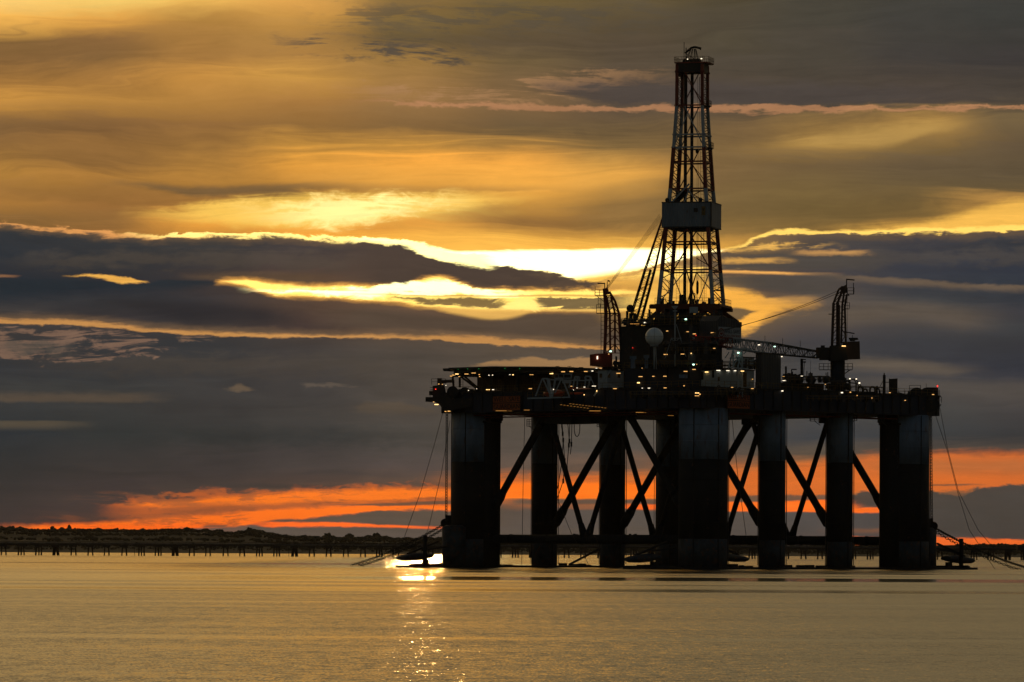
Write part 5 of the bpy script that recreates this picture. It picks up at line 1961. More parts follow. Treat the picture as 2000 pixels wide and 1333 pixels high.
rail(mb, [rig(1162, 577, d + 1.8), rig(1180, 577, d + 1.8)], 1.2, .06, .8)
rail(mb, [rig(1165, 612, d - 1.8), rig(1180, 612, d - 1.8)], 1.9, .06, .8, 2)
mb.tube(rig(1162.3, 560, d), rig(1162.3, 577, d), .06, n=4)
mb.bar(rig(1181, 554, d), rig(1181, 566, d), .15)
mb.bar(rig(1167, 554, d), rig(1182, 554, d), .26)
mb.bar(rig(1186, 550, d), rig(1186, 563, d), .13)
plate(mb, d - .3, d + .3, [(1186, 547), (1191, 548), (1191, 552), (1187, 550)])
ladder(mb, rig(1177, 692, d), rig(1177, 612, d), (CT, -ST, 0), .7, .06, .9)
ladder(mb, rig(1171, 600, d), rig(1171, 580, d), (CT, -ST, 0), .6, .05, .6)
mb.bar(rig(1165, 578, d), rig(1180, 590, d), .12)
mb.build('service_platform', 'dark', lcn)
mb = MB()
foot, tip = rig(1222, 694, 22), rig(1299, 424, 8)
kn, kn2 = foot.lerp(tip, .26), foot.lerp(tip, .62)
truss(mb, foot, kn, 2.2, 2.5, 1.3, 2.6, 5, .2, .09, side=(CT, -ST, 0))
mb.build('boom', 'red', lcn)
mb = MB()
truss(mb, kn, kn2, 2.5, 2.1, 2.6, 2.2, 9, .17, .055, side=(CT, -ST, 0))
mb.bar(kn + Vector((.1, -.1, 0)), kn2 + Vector((.1, -.1, 0)), .4)
mb.build('boom_section', 'dark', lcn)
mb = MB()
truss(mb, kn2, tip, 2.1, .9, 2.2, .8, 9, .15, .05, side=(CT, -ST, 0))
mb.build('boom_section', 'red', lcn)
mb = MB()
for k in range(5):
    o = (k - 2) * 3.2
    mb.tube(rig(1181 + k * 1.1, 566, d), rig(1288 + k * 1.3, 419 + k * 2, 8), .028, n=4)
mb.build('luffing_rope', 'rope', lcn)

# vent head on its post, left of the drill floor
vh = thing('vent_stack', 'round headed vent stack between the left crane and the derrick', 'vent', rig(1231, 640, -6))
mb = MB()
mb.tube(rig(1225, 690, -6), rig(1225, 608, -6), .3, n=8)
mb.tube(rig(1232, 690, -6), rig(1232, 612, -6), .42, n=8)
rect(mb, -7, -5, 1236, 612, 1243, 640)
mb.build('stack', 'dark', vh)
mb = MB()
cc = rig(1231, 603, -6)
mb.tube(cc - fw * .5, cc + fw * .5, .82, n=18)
mb.tube(cc - fw * .6, cc + fw * .6, .4, n=12)
mb.build('head', 'dark', vh)

# tank bodies, lockers and coamings above the machinery block
for k, (x0, x1, yt, yb, m_, lab) in enumerate(((1230, 1243, 696, 714, 'hull', 'pale blue square ventilation unit left of the radome post, the left one of two'),
                                               (1257, 1268, 694, 714, 'hull', 'pale blue square ventilation unit just left of the radome post, the right one of two'),
                                               (1344, 1358, 679, 702, 'hull', 'short pale blue tank between the mast and the derrick base'))):
    uu = thing('ventilation_unit' if k < 2 else 'storage_tank', lab, 'ventilation unit' if k < 2 else 'tank', rig((x0 + x1) / 2, yb, -43), None)
    mb = MB()
    if k < 2:
        rect(mb, -44, -42, x0, yt, x1, yt + 6)
        rect(mb, -43.7, -42.2, x0 + 2, yt + 6, x1 - 2, yb + 6)
    else:
        a = rig(1351, 702, -43)
        mb.cyl((a.x, a.y), .75, a.z - 1, zat(679, -43), 20)
    mb.build('casing', m_, uu)
    mb = MB()
    rect(mb, -44.1, -41.9, x0 - .5, yt - 1.2, x1 + .5, yt - .1)
    mb.build('cover', 'grey', uu)
mb = MB()
rect(mb, -44, -42.5, 1348.5, 679, 1352, 690)
single(mb.build('locker', 'yellow'), 'yellow upright locker beside the short pale blue tank', 'locker')
mb = MB()
rect(mb, -45, -44.2, 1323, 754, 1328, 766)
single(mb.build('drum', 'red'), 'small red upright drum on the dark deck below the mast', 'drum')
mb = MB()
rect(mb, -42.5, -41.5, 1352, 657, 1357, 667)
single(mb.build('cabinet', 'white'), 'small white cabinet below the red warning lamp', 'cabinet')
mb = MB()
rect(mb, -52, -51.5, 1326, 732, 1343, 739)
single(mb.build('awning', 'hull'), 'small pale blue panel left of the white deckhouse', 'panel')


# pipework racks and stacks on the right half
def clutter(name, lab, cat, x0, x1, ybase, seed, n, hmin, hmax, d, m_='dark', pipes=True):
    r = random.Random(seed)
    t = thing(name, lab, cat, rig((x0 + x1) / 2, ybase, d))
    for i in range(n):
        x = r.uniform(x0, x1)
        h_ = r.uniform(hmin, hmax)
        dd = d + r.uniform(-4, 4)
        k = r.random()
        mb = MB()
        if k < .45:
            w_ = r.uniform(2, 7)
            rect(mb, dd - .6, dd + .6, x, ybase - h_, x + w_, ybase + 2)
            rect(mb, dd - .7, dd + .7, x - .4, ybase - h_ - .6, x + w_ + .4, ybase - h_)
            mb.build('cabinet', r.choice((m_, m_, 'steel', 'navy')), t)
        elif k < .82:
            rr = r.uniform(.07, .2)
            mb.tube(rig(x, ybase + 2, dd), rig(x, ybase - h_ * 1.2, dd), rr, n=6)
            if r.random() < .5:
                mb.path([rig(x, ybase - h_ * 1.2, dd), rig(x + 2, ybase - h_ * 1.2 - 1.5, dd), rig(x + 5, ybase - h_ * 1.2 - 1.5, dd), rig(x + 6, ybase - h_ * 1.2 + 1, dd)], rr, 6)
            mb.build('riser_pipe', m_, t)
        else:
            mb.ball(rig(x, ybase - h_ * .6, dd), r.uniform(.4, .8))
            mb.tube(rig(x, ybase - h_ * .6, dd), rig(x, ybase + 2, dd), .3)
            mb.build('pressure_vessel', m_, t)
    if pipes:
        for i in range(5):
            mb = MB()
            y = ybase - r.uniform(2, hmax * .8)
            dd = d + r.uniform(-4, 0)
            mb.tube(rig(x0, y, dd), rig(x1, y, dd), .08, n=5)
            mb.build('pipe_run', 'steel', t)
        mb = MB()
        rail(mb, [rig(x0, ybase, d - 4.5), rig(x1, ybase, d - 4.5)], 1.2, .05, 1.2)
        mb.build('railing', 'yellow', t)
    return t


clutter('pipe_manifold', 'crowded black pipe manifold on the low module right of the corrugated tower', 'pipework', 1528, 1620, 746, 3, 34, 3, 17, -26)
clutter('valve_skid', 'black valve skid with upright pipes beneath the cab of the right crane', 'pipework', 1618, 1660, 760, 5, 14, 4, 22, -20)
clutter('pump_skid', 'tangle of pumps and gear behind the radome', 'pipework', 1240, 1400, 716, 8, 46, 3, 15, -40)
clutter('deck_gear', 'low gear and lockers along the deck in front of the machinery block', 'equipment', 1232, 1420, 776, 9, 44, 3, 14, -50)
clutter('winch_gear', 'dark winches and vents along the deck under the white deckhouse', 'equipment', 1396, 1478, 770, 12, 26, 4, 14, -50)
clutter('roof_gear', 'dark gear on the tower block left of the derrick legs', 'equipment', 1214, 1272, 634, 14, 16, 3, 12, -22)
clutter('drill_floor_gear', 'dense gear on the drill floor around the derrick legs', 'equipment', 1264, 1412, 628, 31, 46, 3, 24, -8)
clutter('tower_side_gear', 'pipes and cabinets against the dark upper block below the derrick', 'equipment', 1300, 1400, 690, 33, 30, 4, 30, -44)
clutter('boom_rest_gear', 'gear beside the white lattice boom rest', 'equipment', 1398, 1476, 720, 35, 20, 4, 18, -45)
clutter('deck_store', 'low dark stores along the right deck edge', 'equipment', 1530, 1716, 784, 15, 40, 3, 12, -26)
clutter('rack_gear', 'dark gear standing between the black stack and the right winch platform', 'equipment', 1700, 1772, 788, 18, 20, 4, 16, -2)
clutter('crane_side_gear', 'dark gear between the left crane cab and the tall black block', 'equipment', 1196, 1236, 720, 21, 14, 6, 26, 6, pipes=False)
clutter('boat_deck_gear', 'small gear scattered on the boat deck behind the orange lifeboats', 'equipment', 1066, 1170, 772, 23, 20, 4, 12, -24)

pr = thing('arched_pipe_rack', 'row of arched pipe loops on a dark rack right of the right crane', 'pipe rack', rig(1690, 782, -8))
mb = MB()
for (x, w_, yt) in ((1676, 9, 757), (1686, 8, 761), (1699, 10, 757), (1710, 8, 760)):
    pts = [rig(x, 780, -9)] + [rig(x + w_ / 2 - w_ / 2 * math.cos(t), yt + 4 - 5 * math.sin(t), -9) for t in [math.pi * k / 8 for k in range(9)]] + [rig(x + w_, 780, -9)]
    mb.path(pts, .22, 6)
mb.build('pipe_loop', 'dark', pr)
mb = MB()
bars(mb, -8, .24, (1657, 756, 1727, 757), (1660, 741, 1660, 780), (1672, 748, 1672, 780), (1685, 755, 1685, 780), (1713, 754, 1713, 780), (1725, 757, 1725, 782), (1657, 742, 1672, 741), (1672, 742, 1683, 756), (1668, 742, 1679, 757), (1657, 748, 1672, 749))
mb.build('frame', 'dark', pr)
ps = thing('kingpost', 'slender post with a stay left of the black stack on the right', 'post', rig(1727, 782, -8))
mb = MB()
mb.tube(rig(1727, 784, -8), rig(1727, 733, -8), .32, n=8)
mb.tube(rig(1727, 733, -8), rig(1727, 729, -8), .14, n=8)
mb.bar(rig(1727, 740, -8), rig(1719, 755, -8), .12)
mb.bar(rig(1727, 747, -8), rig(1736, 747, -8), .15)
mb.build('post', 'dark', ps)
bs = thing('black_stack', 'square black stack standing above the right end of the deck', 'stack', rig(1745, 790, 0))
mb = MB()
rect(mb, -2, 3, 1736, 741, 1753, 775)
rect(mb, -3, 3, 1735, 768, 1758, 792)
mb.build('casing', 'dark', bs)
mb = MB()
rect(mb, -2.1, 3.1, 1736.6, 739.6, 1738, 741)
rect(mb, -2.1, 3.1, 1751.5, 739.6, 1753, 741)
mb.bar(rig(1736, 741.5, -2), rig(1753, 740.5, -2), .2)
mb.build('rim', 'black', bs)
am = thing('whip_aerial', 'thin upright aerial beside the red lamp on the far right', 'aerial', rig(1809, 758, 4))
mb = MB()
mb.tube(rig(1809, 758, 4), rig(1809, 749, 4), .06, .04, n=5)
mb.build('rod', 'dark', am)
mb = MB()
rect(mb, -45, -42, 1540, 708, 1541, 708.5)
mini = thing('small_crane', 'small post crane standing among the pipes left of the right crane', 'crane', rig(1567, 746, -22))
mb = MB()
mb.bar(rig(1566, 748, -22), rig(1566, 701, -22), .42)
mb.bar(rig(1564, 702, -22), rig(1574, 703, -22), .2)
rect(mb, -22.4, -21.6, 1569, 706, 1574, 709)
mb.bar(rig(1571, 709, -22), rig(1569, 746, -22), .1)
mb.build('post', 'dark', mini)
mb = MB()
mb.tube(rig(1535, 747, -24), rig(1535, 716, -24), .22, n=8)
mb.tube(rig(1546, 722, -24), rig(1556, 722, -24), .12, n=6)
mb.tube(rig(1546, 722, -24), rig(1546, 747, -24), .12, n=6)
mb.tube(rig(1576, 746, -24), rig(1576, 725, -24), .1, n=6)
single(mb.build('vent_pipe', 'dark'), 'cluster of thin vent pipes between the corrugated tower and the small post crane', 'vent')
# ------------------------------------------------------------------ jetty across the firth
JY = 2640.0
def jp(px, py):
    return world_at(px, py, JY)


jt = thing('jetty', 'long low pipe jetty on paired dark piles crossing the whole view behind the rig', 'jetty', (0, JY, 0), frame='world')
zt_ = 7.5
xa, xb = -300.0, 300.0
mb = MB()
mb.box((xa, JY - 2.6, 5.2), (xb, JY + 2.6, 5.75))
mb.build('deck', 'concrete', jt, 'world')
mb = MB()
for y_, z_, r_ in ((-2.2, 6.15, .28), (-1.5, 6.15, .24), (-.4, 6.2, .33), (.9, 6.15, .26)):
    mb.tube((xa, JY + y_, z_), (xb, JY + y_, z_), r_, n=8)
mb.build('pipeline', 'steel', jt, 'world')
mb = MB()
for y_ in (-2.7, 2.7):
    mb.tube((xa, JY + y_, 7.1), (xb, JY + y_, 7.1), .11, n=5)
    for k in range(150):
        x_ = xa + k * 4
        mb.tube((x_, JY + y_, 5.7), (x_, JY + y_, 7.1), .07, n=4, caps=False)
mb.build('railing', 'dark', jt, 'world')
rj = random.Random(4)
x_ = -262.0
k = 0
while x_ < 275:
    big = k % 7 == 3
    mb = MB()
    mb.box((x_ - 2.0, JY - 2.9, 4.35), (x_ + 2.0, JY + 2.9, 5.2))
    cap = mb.build('pile_cap', 'concrete', jt, 'world')
    offs = (-1.15, 1.15) if k % 7 not in (1, 2) else (-1.6, 0, 1.4)
    for o in offs:
        r_ = rj.uniform(.34, .44) * (1.45 if big else 1)
        rk = .35 if len(offs) == 2 else .1
        mb = MB()
        mb.tube((x_ + o * .85, JY + rj.uniform(-2, 2), 4.4), (x_ + o * (1 + rk * .5), JY + rj.uniform(-2, 2), -2), r_, n=8)
        if big:
            mb.tube((x_ + o * .2, JY, 4.4), (x_ + o * .9, JY + 1, -2), r_ * .8, n=8)
        mb.build('pile', 'timber', cap, 'world')
    x_ += 8.75 + rj.uniform(-.35, .35)
    k += 1
jh = thing('jetty_platform', 'boxy dark platform house on the jetty at the far right edge of the picture', 'building', (266, JY - 40, 0), frame='world')
c = world_at(1990, 1062, JY - 6)
mb = MB()
mb.box((c.x - .9, JY - 7, 5.0), (c.x + 12, JY - 3.0, 7.6))
mb.build('house', 'dark', jh, 'world')
mb = MB()
for o in (1.4, 2.6, 8, 9.4):
    mb.tube((c.x + o, JY - 5, 5), (c.x + o, JY - 5, -2), .4, n=8)
mb.build('pile', 'timber', jh, 'world')
jh.location = (c.x, JY - 5, 0)
for ch in jh.children:
    ch.location = (266 - c.x, -35, 0)
# channel marker poles standing in the water before the jetty
for px_, yt_, yb_, lab in ((262, 1070, 1085.5, 'thin leaning pole in the water before the jetty, farther left'), (563, 1068, 1086.5, 'thin pole in the water before the jetty, nearer the rig')):
    a = world_at(px_, yb_, 2560)
    mb = MB()
    mb.tube((a.x + .4, 2560, -1), (a.x, 2560, world_at(px_, yt_, 2560).z), .12, n=6)
    single(mb.build('marker_pole', 'timber', None, 'world'), lab, 'pole', 'marker poles')

# ------------------------------------------------------------------ far shore
SY = 4550.0
land = mat('heath_ground', (.03, .028, .018), .95, 0, .45, .01)
field_m = mat('stubble_field', (.16, .13, .07), .95, 0, .3, .02)
sand = mat('wet_sand', (.42, .34, .22), .5, 0, .2, .05)
leaf = mat('woodland_leaf', (.036, .034, .02), .9, 0, .5, .03)


TOP = [(-60, 1029), (0, 1029), (25, 1031), (60, 1033), (100, 1034), (160, 1033), (230, 1033), (300, 1034), (330, 1032), (400, 1034), (430, 1037), (470, 1038), (485, 1034), (510, 1037),
       (540, 1043), (580, 1047), (620, 1046), (660, 1049), (720, 1048), (780, 1050), (900, 1052), (1000, 1055), (1100, 1058), (1300, 1062), (1500, 1065), (1700, 1065), (1830, 1066), (1880, 1065),
       (1950, 1063), (2000, 1064), (2060, 1064)]


def top_py(px):
    for (a, ya), (b_, yb_) in zip(TOP, TOP[1:]):
        if a <= px <= b_:
            return ya + (yb_ - ya) * (px - a) / (b_ - a)
    return TOP[0][1] if px < TOP[0][0] else TOP[-1][1]


def ground_h(x, y):
    """height of the far shore: a beach, a heath, then the wooded rise"""
    px = 1000 + x / (y * 1e-4)
    k = max(0.0, min(1.0, (y - SY - 60) / 620))
    k = k * k * (3 - 2 * k)
    tz = world_at(px, top_py(px), y).z
    h_ = .25 + max(0, min(1, (y - SY) / 60)) * .8 + k * max(0, tz - 4.4)
    if y > SY + 1100:
        h_ *= .8
    return h_ - (2.5 if y < SY - 5 else 0)


mb = MB()
xs = [-600 + 8 * i for i in range(151)]
yl = [SY - 60, SY, SY + 40, SY + 120, SY + 250, SY + 330, SY + 420, SY + 520, SY + 620, SY + 760, SY + 980, SY + 1500, SY + 2600]
vs, fs = [], []
for j, y in enumerate(yl):
    for x in xs:
        yy = y + (18 * math.sin(x * .011) + 9 * math.sin(x * .037 + 1) if j in (1, 2) else 0)
        vs.append((x * (1 + j * .02), yy, ground_h(x * (1 + j * .02), y)))
n_ = len(xs)
for j in range(len(yl) - 1):
    for i in range(n_ - 1):
        fs.append((j * n_ + i, j * n_ + i + 1, (j + 1) * n_ + i + 1, (j + 1) * n_ + i))
mb.add(vs, fs, True)
tag(mb.build('far_shore', land, None, 'world'), kind='structure')


def strip(name, m_, px0, px1, py, yy, th):
    mb = MB()
    n = 24
    vs, fs = [], []
    for i in range(n + 1):
        px = px0 + (px1 - px0) * i / n
        e = math.sin(math.pi * i / n) ** .5 * th * (1 + .3 * math.sin(i * 2.1))
        a = world_at(px, py, yy)
        vs += [(a.x, yy, a.z), (a.x, yy + 8, a.z + e)]
    for i in range(n):
        fs.append((2 * i, 2 * i + 2, 2 * i + 3, 2 * i + 1))
    mb.add(vs, fs)
    return tag(mb.build(name, m_, None, 'world'), kind='structure')


for px0, px1, py, m_, th in ((48, 60, 1078, sand, .25), (66, 100, 1078, sand, .35), (108, 126, 1078, sand, .3),
                              (320, 420, 1074.4, field_m, .3), (420, 620, 1075.5, field_m, .3), (60, 300, 1073.5, field_m, .15), (640, 760, 1076, field_m, .2)):
    yy = SY + 60 if m_ is sand else SY + 180
    strip('sandbank' if m_ is sand else 'pale_field', m_, px0, px1, py, yy, th)

def ico():
    t = (1 + 5 ** .5) / 2
    v = [(-1, t, 0), (1, t, 0), (-1, -t, 0), (1, -t, 0), (0, -1, t), (0, 1, t), (0, -1, -t), (0, 1, -t), (t, 0, -1), (t, 0, 1), (-t, 0, -1), (-t, 0, 1)]
    f = [(0, 11, 5), (0, 5, 1), (0, 1, 7), (0, 7, 10), (0, 10, 11), (1, 5, 9), (5, 11, 4), (11, 10, 2), (10, 7, 6), (7, 1, 8), (3, 9, 4), (3, 4, 2), (3, 2, 6), (3, 6, 8), (3, 8, 9), (4, 9, 5),
         (2, 4, 11), (6, 2, 10), (8, 6, 7), (9, 8, 1)]
    return [Vector(p).normalized() for p in v], f


IV, IF = ico()
rt = random.Random(11)


def crown(mb, c, rx, rz, n, r_):
    """a crown of many small ragged leaf clumps"""
    for i in range(n):
        a, el_ = r_.uniform(0, 2 * math.pi), r_.uniform(-.4, 1.5)
        q = Vector((math.cos(a) * math.cos(el_) * rx, math.sin(a) * math.cos(el_) * rx, math.sin(el_) * rz)) * r_.uniform(.55, 1)
        s_ = r_.uniform(.22, .42) * rx
        vs = [(c[0] + q.x + v.x * s_ * r_.uniform(.7, 1.25), c[1] + q.y + v.y * s_, c[2] + q.z + v.z * s_ * r_.uniform(.6, 1.1)) for v in IV]
        mb.add(vs, IF)


mb = MB()
for row in range(7):
    y = SY + 260 + row * 130
    step_ = 4.6 + row * .3
    x = -1.06 * .1 * y
    while x < 1.08 * .1 * y:
        px = 1000 + x / (y * 1e-4)
        frac = 1
        g = ground_h(x, y)
        base = g
        z_top = g + 2.5 if row > 2 else g + 2.6
        z_top += rt.uniform(-.7, .5) * (1 if row == 6 else .8)
        rx = rt.uniform(2.6, 4.6)
        if rt.random() < .10:
            rx *= 1.4
            z_top += .9
        if z_top - base > .5:
            rz = min(max(1.5, (z_top - base) * .4), rx * 1.0)
            crown(mb, (x, y + rt.uniform(-40, 40), z_top - rz), rx, rz, 12, rt)
            if row > 1:
                crown(mb, (x + rt.uniform(-2, 2), y - 20, (base + z_top - rz) / 2), rx, rz, 3, rt)
        x += step_ * rt.uniform(.6, 1.2)
tag(mb.build('woodland', leaf, None, 'world'), 'dark belt of trees along the far shore', 'woodland', kind='stuff')

# undergrowth in front of the wood hides its feet
mb = MB()
for i in range(520):
    y = SY + rt.uniform(150, 260)
    x = rt.uniform(-1.05, 1.05) * .1 * y
    g = ground_h(x, y)
    crown(mb, (x, y, g + .3), rt.uniform(2, 4.5), rt.uniform(.6, 1.8), 3, rt)
tag(mb.build('scrub', leaf, None, 'world'), 'low scrub at the foot of the wood on the far shore', 'scrub', kind='stuff')


def tree(px, py_top, w_px, lab, conical=False, y=SY + 1000):
    top = world_at(px, py_top, y)
    g = ground_h(top.x, y)
    t = thing('conifer' if conical else 'broadleaf_tree', lab, 'tree', (top.x, y, g), 'trees standing above the wood', frame='world')
    h_ = top.z - g
    wd = w_px * 1e-4 * y / 2
    mb = MB()
    mb.tube((top.x, y, g), (top.x, y, top.z - h_ * .3), .5, .22, n=8)
    for k in range(4):
        a = rt.uniform(0, 6.28)
        zz = g + h_ * rt.uniform(.45, .65)
        mb.tube((top.x, y, zz), (top.x + math.cos(a) * wd * .6, y + math.sin(a) * wd * .6, zz + wd * .5), .18, .08, n=5)
    mb.build('trunk', 'timber', t, 'world')
    mb = MB()
    if conical:
        for k in range(10):
            f_ = k / 10
            crown(mb, (top.x, y, top.z - h_ * .42 * (1 - f_) - .4), wd * (1.02 - f_ ** 1.6 * .85), .8, 8, rt)
    else:
        crown(mb, (top.x, y, top.z - wd * .8), wd, wd * .8, 26, rt)
        crown(mb, (top.x + wd * .3, y, top.z - wd * 1.2), wd * .8, wd * .6, 12, rt)
    mb.build('crown', leaf, t, 'world')


tree(135, 1024.5, 8, 'dark pointed conifer standing clear above the wood on the left', True)
tree(104, 1029, 13, 'rounded tree just rising above the wood left of the pointed conifer')
tree(121, 1030, 9, 'small tree close beside the pointed conifer, on its left')
tree(487, 1032.5, 20, 'broad round tree crowning the highest hump of the wood, left of the rig')
tree(502, 1035, 16, 'broad tree adjoining the highest hump of the wood on its right')
tree(640, 1041.5, 17, 'round tree above the wood, leftmost of the three between the hump and the rig')
tree(682, 1042.5, 15, 'round tree above the wood, middle one of the three between the hump and the rig')
tree(735, 1043, 20, 'round tree above the wood, rightmost of the three between the hump and the rig')

# distant bare hills on the right
mb = MB()
vs, fs = [], []
for i in range(81):
    px = 900 + i * 16
    hh = world_at(px, 1067.5 - 3.0 * math.exp(-((px - 1960) / 110) ** 2) - 1.2 * math.sin(px * .011), 9000).z
    a = world_at(px, 1070, 9000).x
    vs += [(a, 8600, -1), (a, 9000, max(1, hh)), (a, 10500, -1)]
for i in range(80):
    for j in (0, 1):
        fs.append((3 * i + j, 3 * i + 3 + j, 3 * i + 4 + j, 3 * i + 1 + j))
mb.add(vs, fs, True)
tag(mb.build('hills', land, None, 'world'), kind='structure')
# ------------------------------------------------------------------ lamps, fitted on whatever surface they hang from
bpy.context.view_layer.update()
dg = bpy.context.evaluated_depsgraph_get()
LAMPS = [  # survey position, width and height in pixels, kind
    (881, 735, 5, 1.6, 'warm'), (891, 731, 11, 1.6, 'warmhi'), (886, 733, 7, 1.6, 'warm'), (911, 731, 9, 1.4, 'warm'), (925, 729, 10, 1.2, 'warm'), (936, 732, 3, 1.4, 'warm'), (937, 736, 3, 1.4, 'warm'),
    (897, 736, 4, 1.2, 'warm'), (955, 733, 3, 1.8, 'cool'), (962, 733, 2.4, 1.4, 'cool'), (996, 732, 2.4, 1.4, 'cool'), (1002, 732.5, 3, 1.8, 'warmhi'),
    (1038, 732, 9, 1.6, 'warm'), (1077, 730, 8, 2.2, 'warmhi'), (1100, 726.5, 8.5, 1.8, 'warm'), (1116, 726, 8.5, 1.8, 'warm'), (1144, 726, 8, 1.6, 'warm'), (1157, 725, 4, 1.6, 'cool'),
    (953, 761.5, 9, 1.2, 'warmhi'), (963, 761.5, 4.5, 1.4, 'cool'), (931, 760, 1.8, 1.6, 'cool'), (1036, 759.5, 8.5, 1.3, 'warm'), (1116.5, 755, 6, 1.3, 'warm'), (1141.5, 756.5, 4, 1.1, 'cool'), (1160, 754.5, 9, 1.1, 'cool'),
    (1081, 761, 1.8, 2, 'cool'), (1127, 758, 1.8, 1.4, 'cool'), (1165.5, 764, 2, 2.6, 'warmhi'), (1141, 771.5, 2.2, 1.8, 'warmhi'), (1201, 759.5, 8, 1.5, 'warm'), (1208, 729.5, 9, 1.6, 'warm'), (1120, 762, 1.6, 1.2, 'cool'),
    (1165, 719.5, 4, 1, 'cool'), (1173, 719.5, 5, 1, 'warm'), (851, 760.5, 2.4, 1.6, 'redlamp'), (857, 750.5, 3, 1.4, 'warm'), (864, 751, 2, 1.2, 'warm'), (871, 753, 2, 1.2, 'cool'),
    (852.5, 790.5, 9, 2, 'warmhi'), (847, 785.5, 3, 1.2, 'warm'), (870, 804, 4, 1.4, 'warm'), (877, 803.5, 6, 2, 'warm'), (915, 763, 2, 1.4, 'cool'),
    (1251, 736, 9, 1.4, 'warm'), (1276, 735.5, 5, 1.5, 'warm'), (1299, 735.3, 8.5, 1.4, 'warm'), (1247, 748, 6, 2.6, 'warmhi'), (1254.5, 758.5, 3, 1, 'cool'), (1267.5, 758.5, 5, 1.2, 'cool'), (1299, 758, 6.5, 1.4, 'warm'),
    (1339, 725.8, 8.5, 1.5, 'warm'), (1355.5, 722, 7.5, 1.5, 'warm'), (1380, 727, 7.5, 2, 'warmhi'), (1403, 724, 8.5, 1.6, 'cool'), (1421.5, 724.3, 7, 1.5, 'cool'), (1436, 724.5, 4.5, 1.8, 'cool'), (1450, 725.3, 7.5, 1.6, 'warmhi'),
    (1336, 754, 2.4, 2, 'warm'), (1362, 768, 10, 1.6, 'warmhi'), (1367, 770.5, 3, 2.6, 'warm'), (1363, 773.5, 14, 1.3, 'warm'), (1300, 692.8, 9, 1.6, 'warm'), (1333, 692, 8, 1.4, 'warm'), (1303, 647, 4.5, 1.5, 'warm'), (1343, 648.3, 5, 1.3, 'warm'),
    (1356, 652.6, 7, 1.5, 'warm'), (1359.5, 655.5, 1.4, 1.6, 'redlamp'), (1391.5, 650.2, 8, 1.4, 'warm'), (1395, 680.8, 5, 1.3, 'warm'), (1339.5, 624, 4.5, 3.2, 'green'), (1259.5, 630.5, 4.5, 2, 'cool'),
    (1354.5, 712.5, 4.5, 3, 'green'), (1442, 689.5, 4.5, 3, 'green'), (1482.5, 674, 5, 2, 'cool'), (1513, 677.3, 4, 2, 'green'), (1527, 697, 3, 2, 'cool'), (1531.5, 743.8, 9.5, 1.3, 'cool'), (1530, 736, 6, 1, 'warm'),
    (1528, 764, 4.5, 2.2, 'cool'), (1430, 757, 5, 1.2, 'warm'), (1469, 759.4, 7, 1.3, 'warm'), (1566, 735.2, 4.5, 2.6, 'cool'), (1594.5, 723.8, 5.5, 3, 'warmhi'), (1648, 676.3, 9, 1.6, 'warmhi'),
    (1660, 740.2, 3.4, 2.6, 'cool'), (1672.5, 740.6, 3, 2.4, 'cool'), (1678.5, 748.5, 3.5, 3.4, 'cool'), (1644.5, 767.3, 4.5, 2.6, 'cool'), (1661, 766.5, 3, 2, 'warm'), (1674, 773, 1.6, 2, 'warm'), (1703, 778, 1.6, 3, 'warm'), (1738, 767.5, 4, 1.4, 'warm'),
    (1768, 782.5, 3, 1.4, 'warm'), (1822.5, 771, 5, 1.4, 'warm'), (1840, 783.5, 4, 1.4, 'cool'), (1831, 754.6, 2.2, 4.4, 'redlamp'), (1192.5, 686.6, 4.5, 3, 'green'), (1189, 692, 2, 1.6, 'warm'),
    (1343, 116, 2.4, 1.5, 'cool'), (1370, 115, 3.6, 2, 'cool'), (1236, 680, 1.2, 1.2, 'redlamp'), (1361, 712, 2, 1.2, 'warm'), (1350, 690.5, 1.6, 3, 'warmhi'), (1240, 633, 22, 1.2, 'dimwarm'),
    (913, 720.9, 1.4, .8, 'gdim'), (895, 721.6, 1.4, .8, 'gdim'), (935, 720.6, 1.4, .8, 'gdim'), (986, 720.3, 1.4, .8, 'gdim'), (1015, 720.2, 1.4, .8, 'gdim'),
    (985, 802.8, 40, .8, 'dimwarm'), (1030, 801.4, 16, .8, 'dimwarm'), (1162, 803, 26, 1.0, 'dimwarm'), (1252, 806, 24, .9, 'dimwarm'), (1310, 812, 14, .8, 'dimwarm'),
    (1254, 719.4, 2, 1, 'warm'), (1470, 741, 2, 1.2, 'warm'), (1578, 757, 2.4, 1.2, 'warm'), (1612, 751, 2, 1.2, 'warm'),
]
for k in range(12):                                         # string of small lamps under the deck walkway on the left face
    LAMPS.append((1114 + k * 6.2, 789 + k * .75, 4.6, .45, 'dimwarm'))
for k in range(9):
    LAMPS.append((1096 + k * 6.5, 791 + k * .85, 4.4, .45, 'dimwarm'))
o_cam = Vector((0, 0, HC))
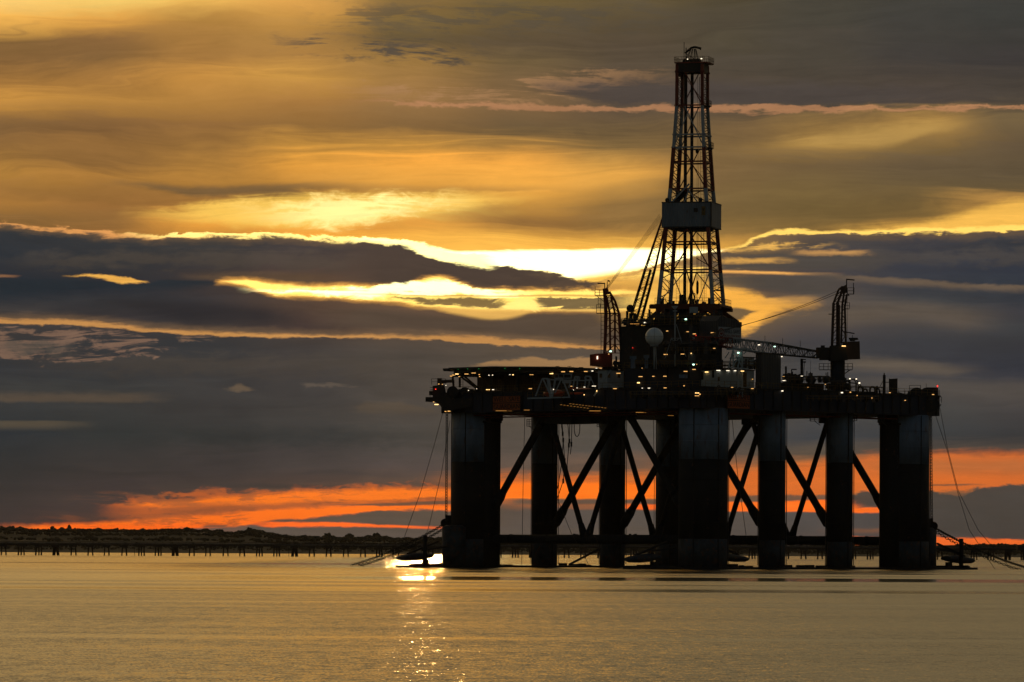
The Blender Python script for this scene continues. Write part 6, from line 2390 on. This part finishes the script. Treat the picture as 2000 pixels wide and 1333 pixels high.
for (px, py, pw, ph, kind) in LAMPS:
    d_ = (world_at(px, py, 1000) - o_cam).normalized()
    root, dist = None, 0
    for oy, ox in ((0, 0), (1, 0), (-1, 0), (0, 2), (0, -2), (2.5, 0), (-2.5, 0), (0, 4), (0, -4), (4, 0), (5, 3), (6, -3), (8, 0), (-5, 0)):
        dd_ = (world_at(px + ox, py + oy, 1000) - o_cam).normalized()
        ok, loc, nor, idx, ob, mw = sc.ray_cast(dg, o_cam, dd_, distance=1400)
        if ok and ob.name.split('.')[0] not in ('water', 'far_shore', 'woodland', 'anchor_chain', 'mooring_wire'):
            root, dist = ob, loc.y
            break
    if root is None:
        continue
    while root.parent is not None:
        root = root.parent
    ORG.setdefault(root.name, Vector((0, 0, 0)))
    y = dist - .35
    pw, ph = pw * .85, ph * .8
    a, b_ = world_at(px - pw / 2, py + ph / 2, y), world_at(px + pw / 2, py - ph / 2, y)
    mb = MB()
    mb.box((a.x, y - .12, a.z), (b_.x, y + .12, b_.z))
    me_o = mb.build('deck_lamp' if kind not in ('green',) else 'floodlamp', kind, None, 'world')
    if root.type == 'EMPTY':
        me_o.parent = root
        me_o.matrix_parent_inverse = root.matrix_world.inverted()
        # a small housing above the tube
        mb = MB()
        mb.box((a.x - .05, y - .15, b_.z), (b_.x + .05, y + .34, b_.z + .09))
        hs_ = mb.build('lamp_housing', 'black', None, 'world')
        hs_.parent = me_o
    else:
        single(me_o, 'small lit lamp', 'lamp')
# ------------------------------------------------------------------ damp evening air
hm = bpy.data.materials.new('haze_air')
hm.use_nodes = True
hn = hm.node_tree
for n_ in list(hn.nodes):
    hn.nodes.remove(n_)
ho = hn.nodes.new('ShaderNodeOutputMaterial')
hv = hn.nodes.new('ShaderNodeVolumePrincipled')
hv.inputs['Color'].default_value = (.9, .86, .8, 1)
hv.inputs['Density'].default_value = 7e-6
hv.inputs['Anisotropy'].default_value = .6
hn.links.new(hv.outputs[0], ho.inputs['Volume'])
mb = MB()
mb.box((-9500, -1500, -12), (9500, 12600, 125))
tag(mb.build('haze', hm, None, 'world'), 'thin evening haze', 'haze', kind='stuff')
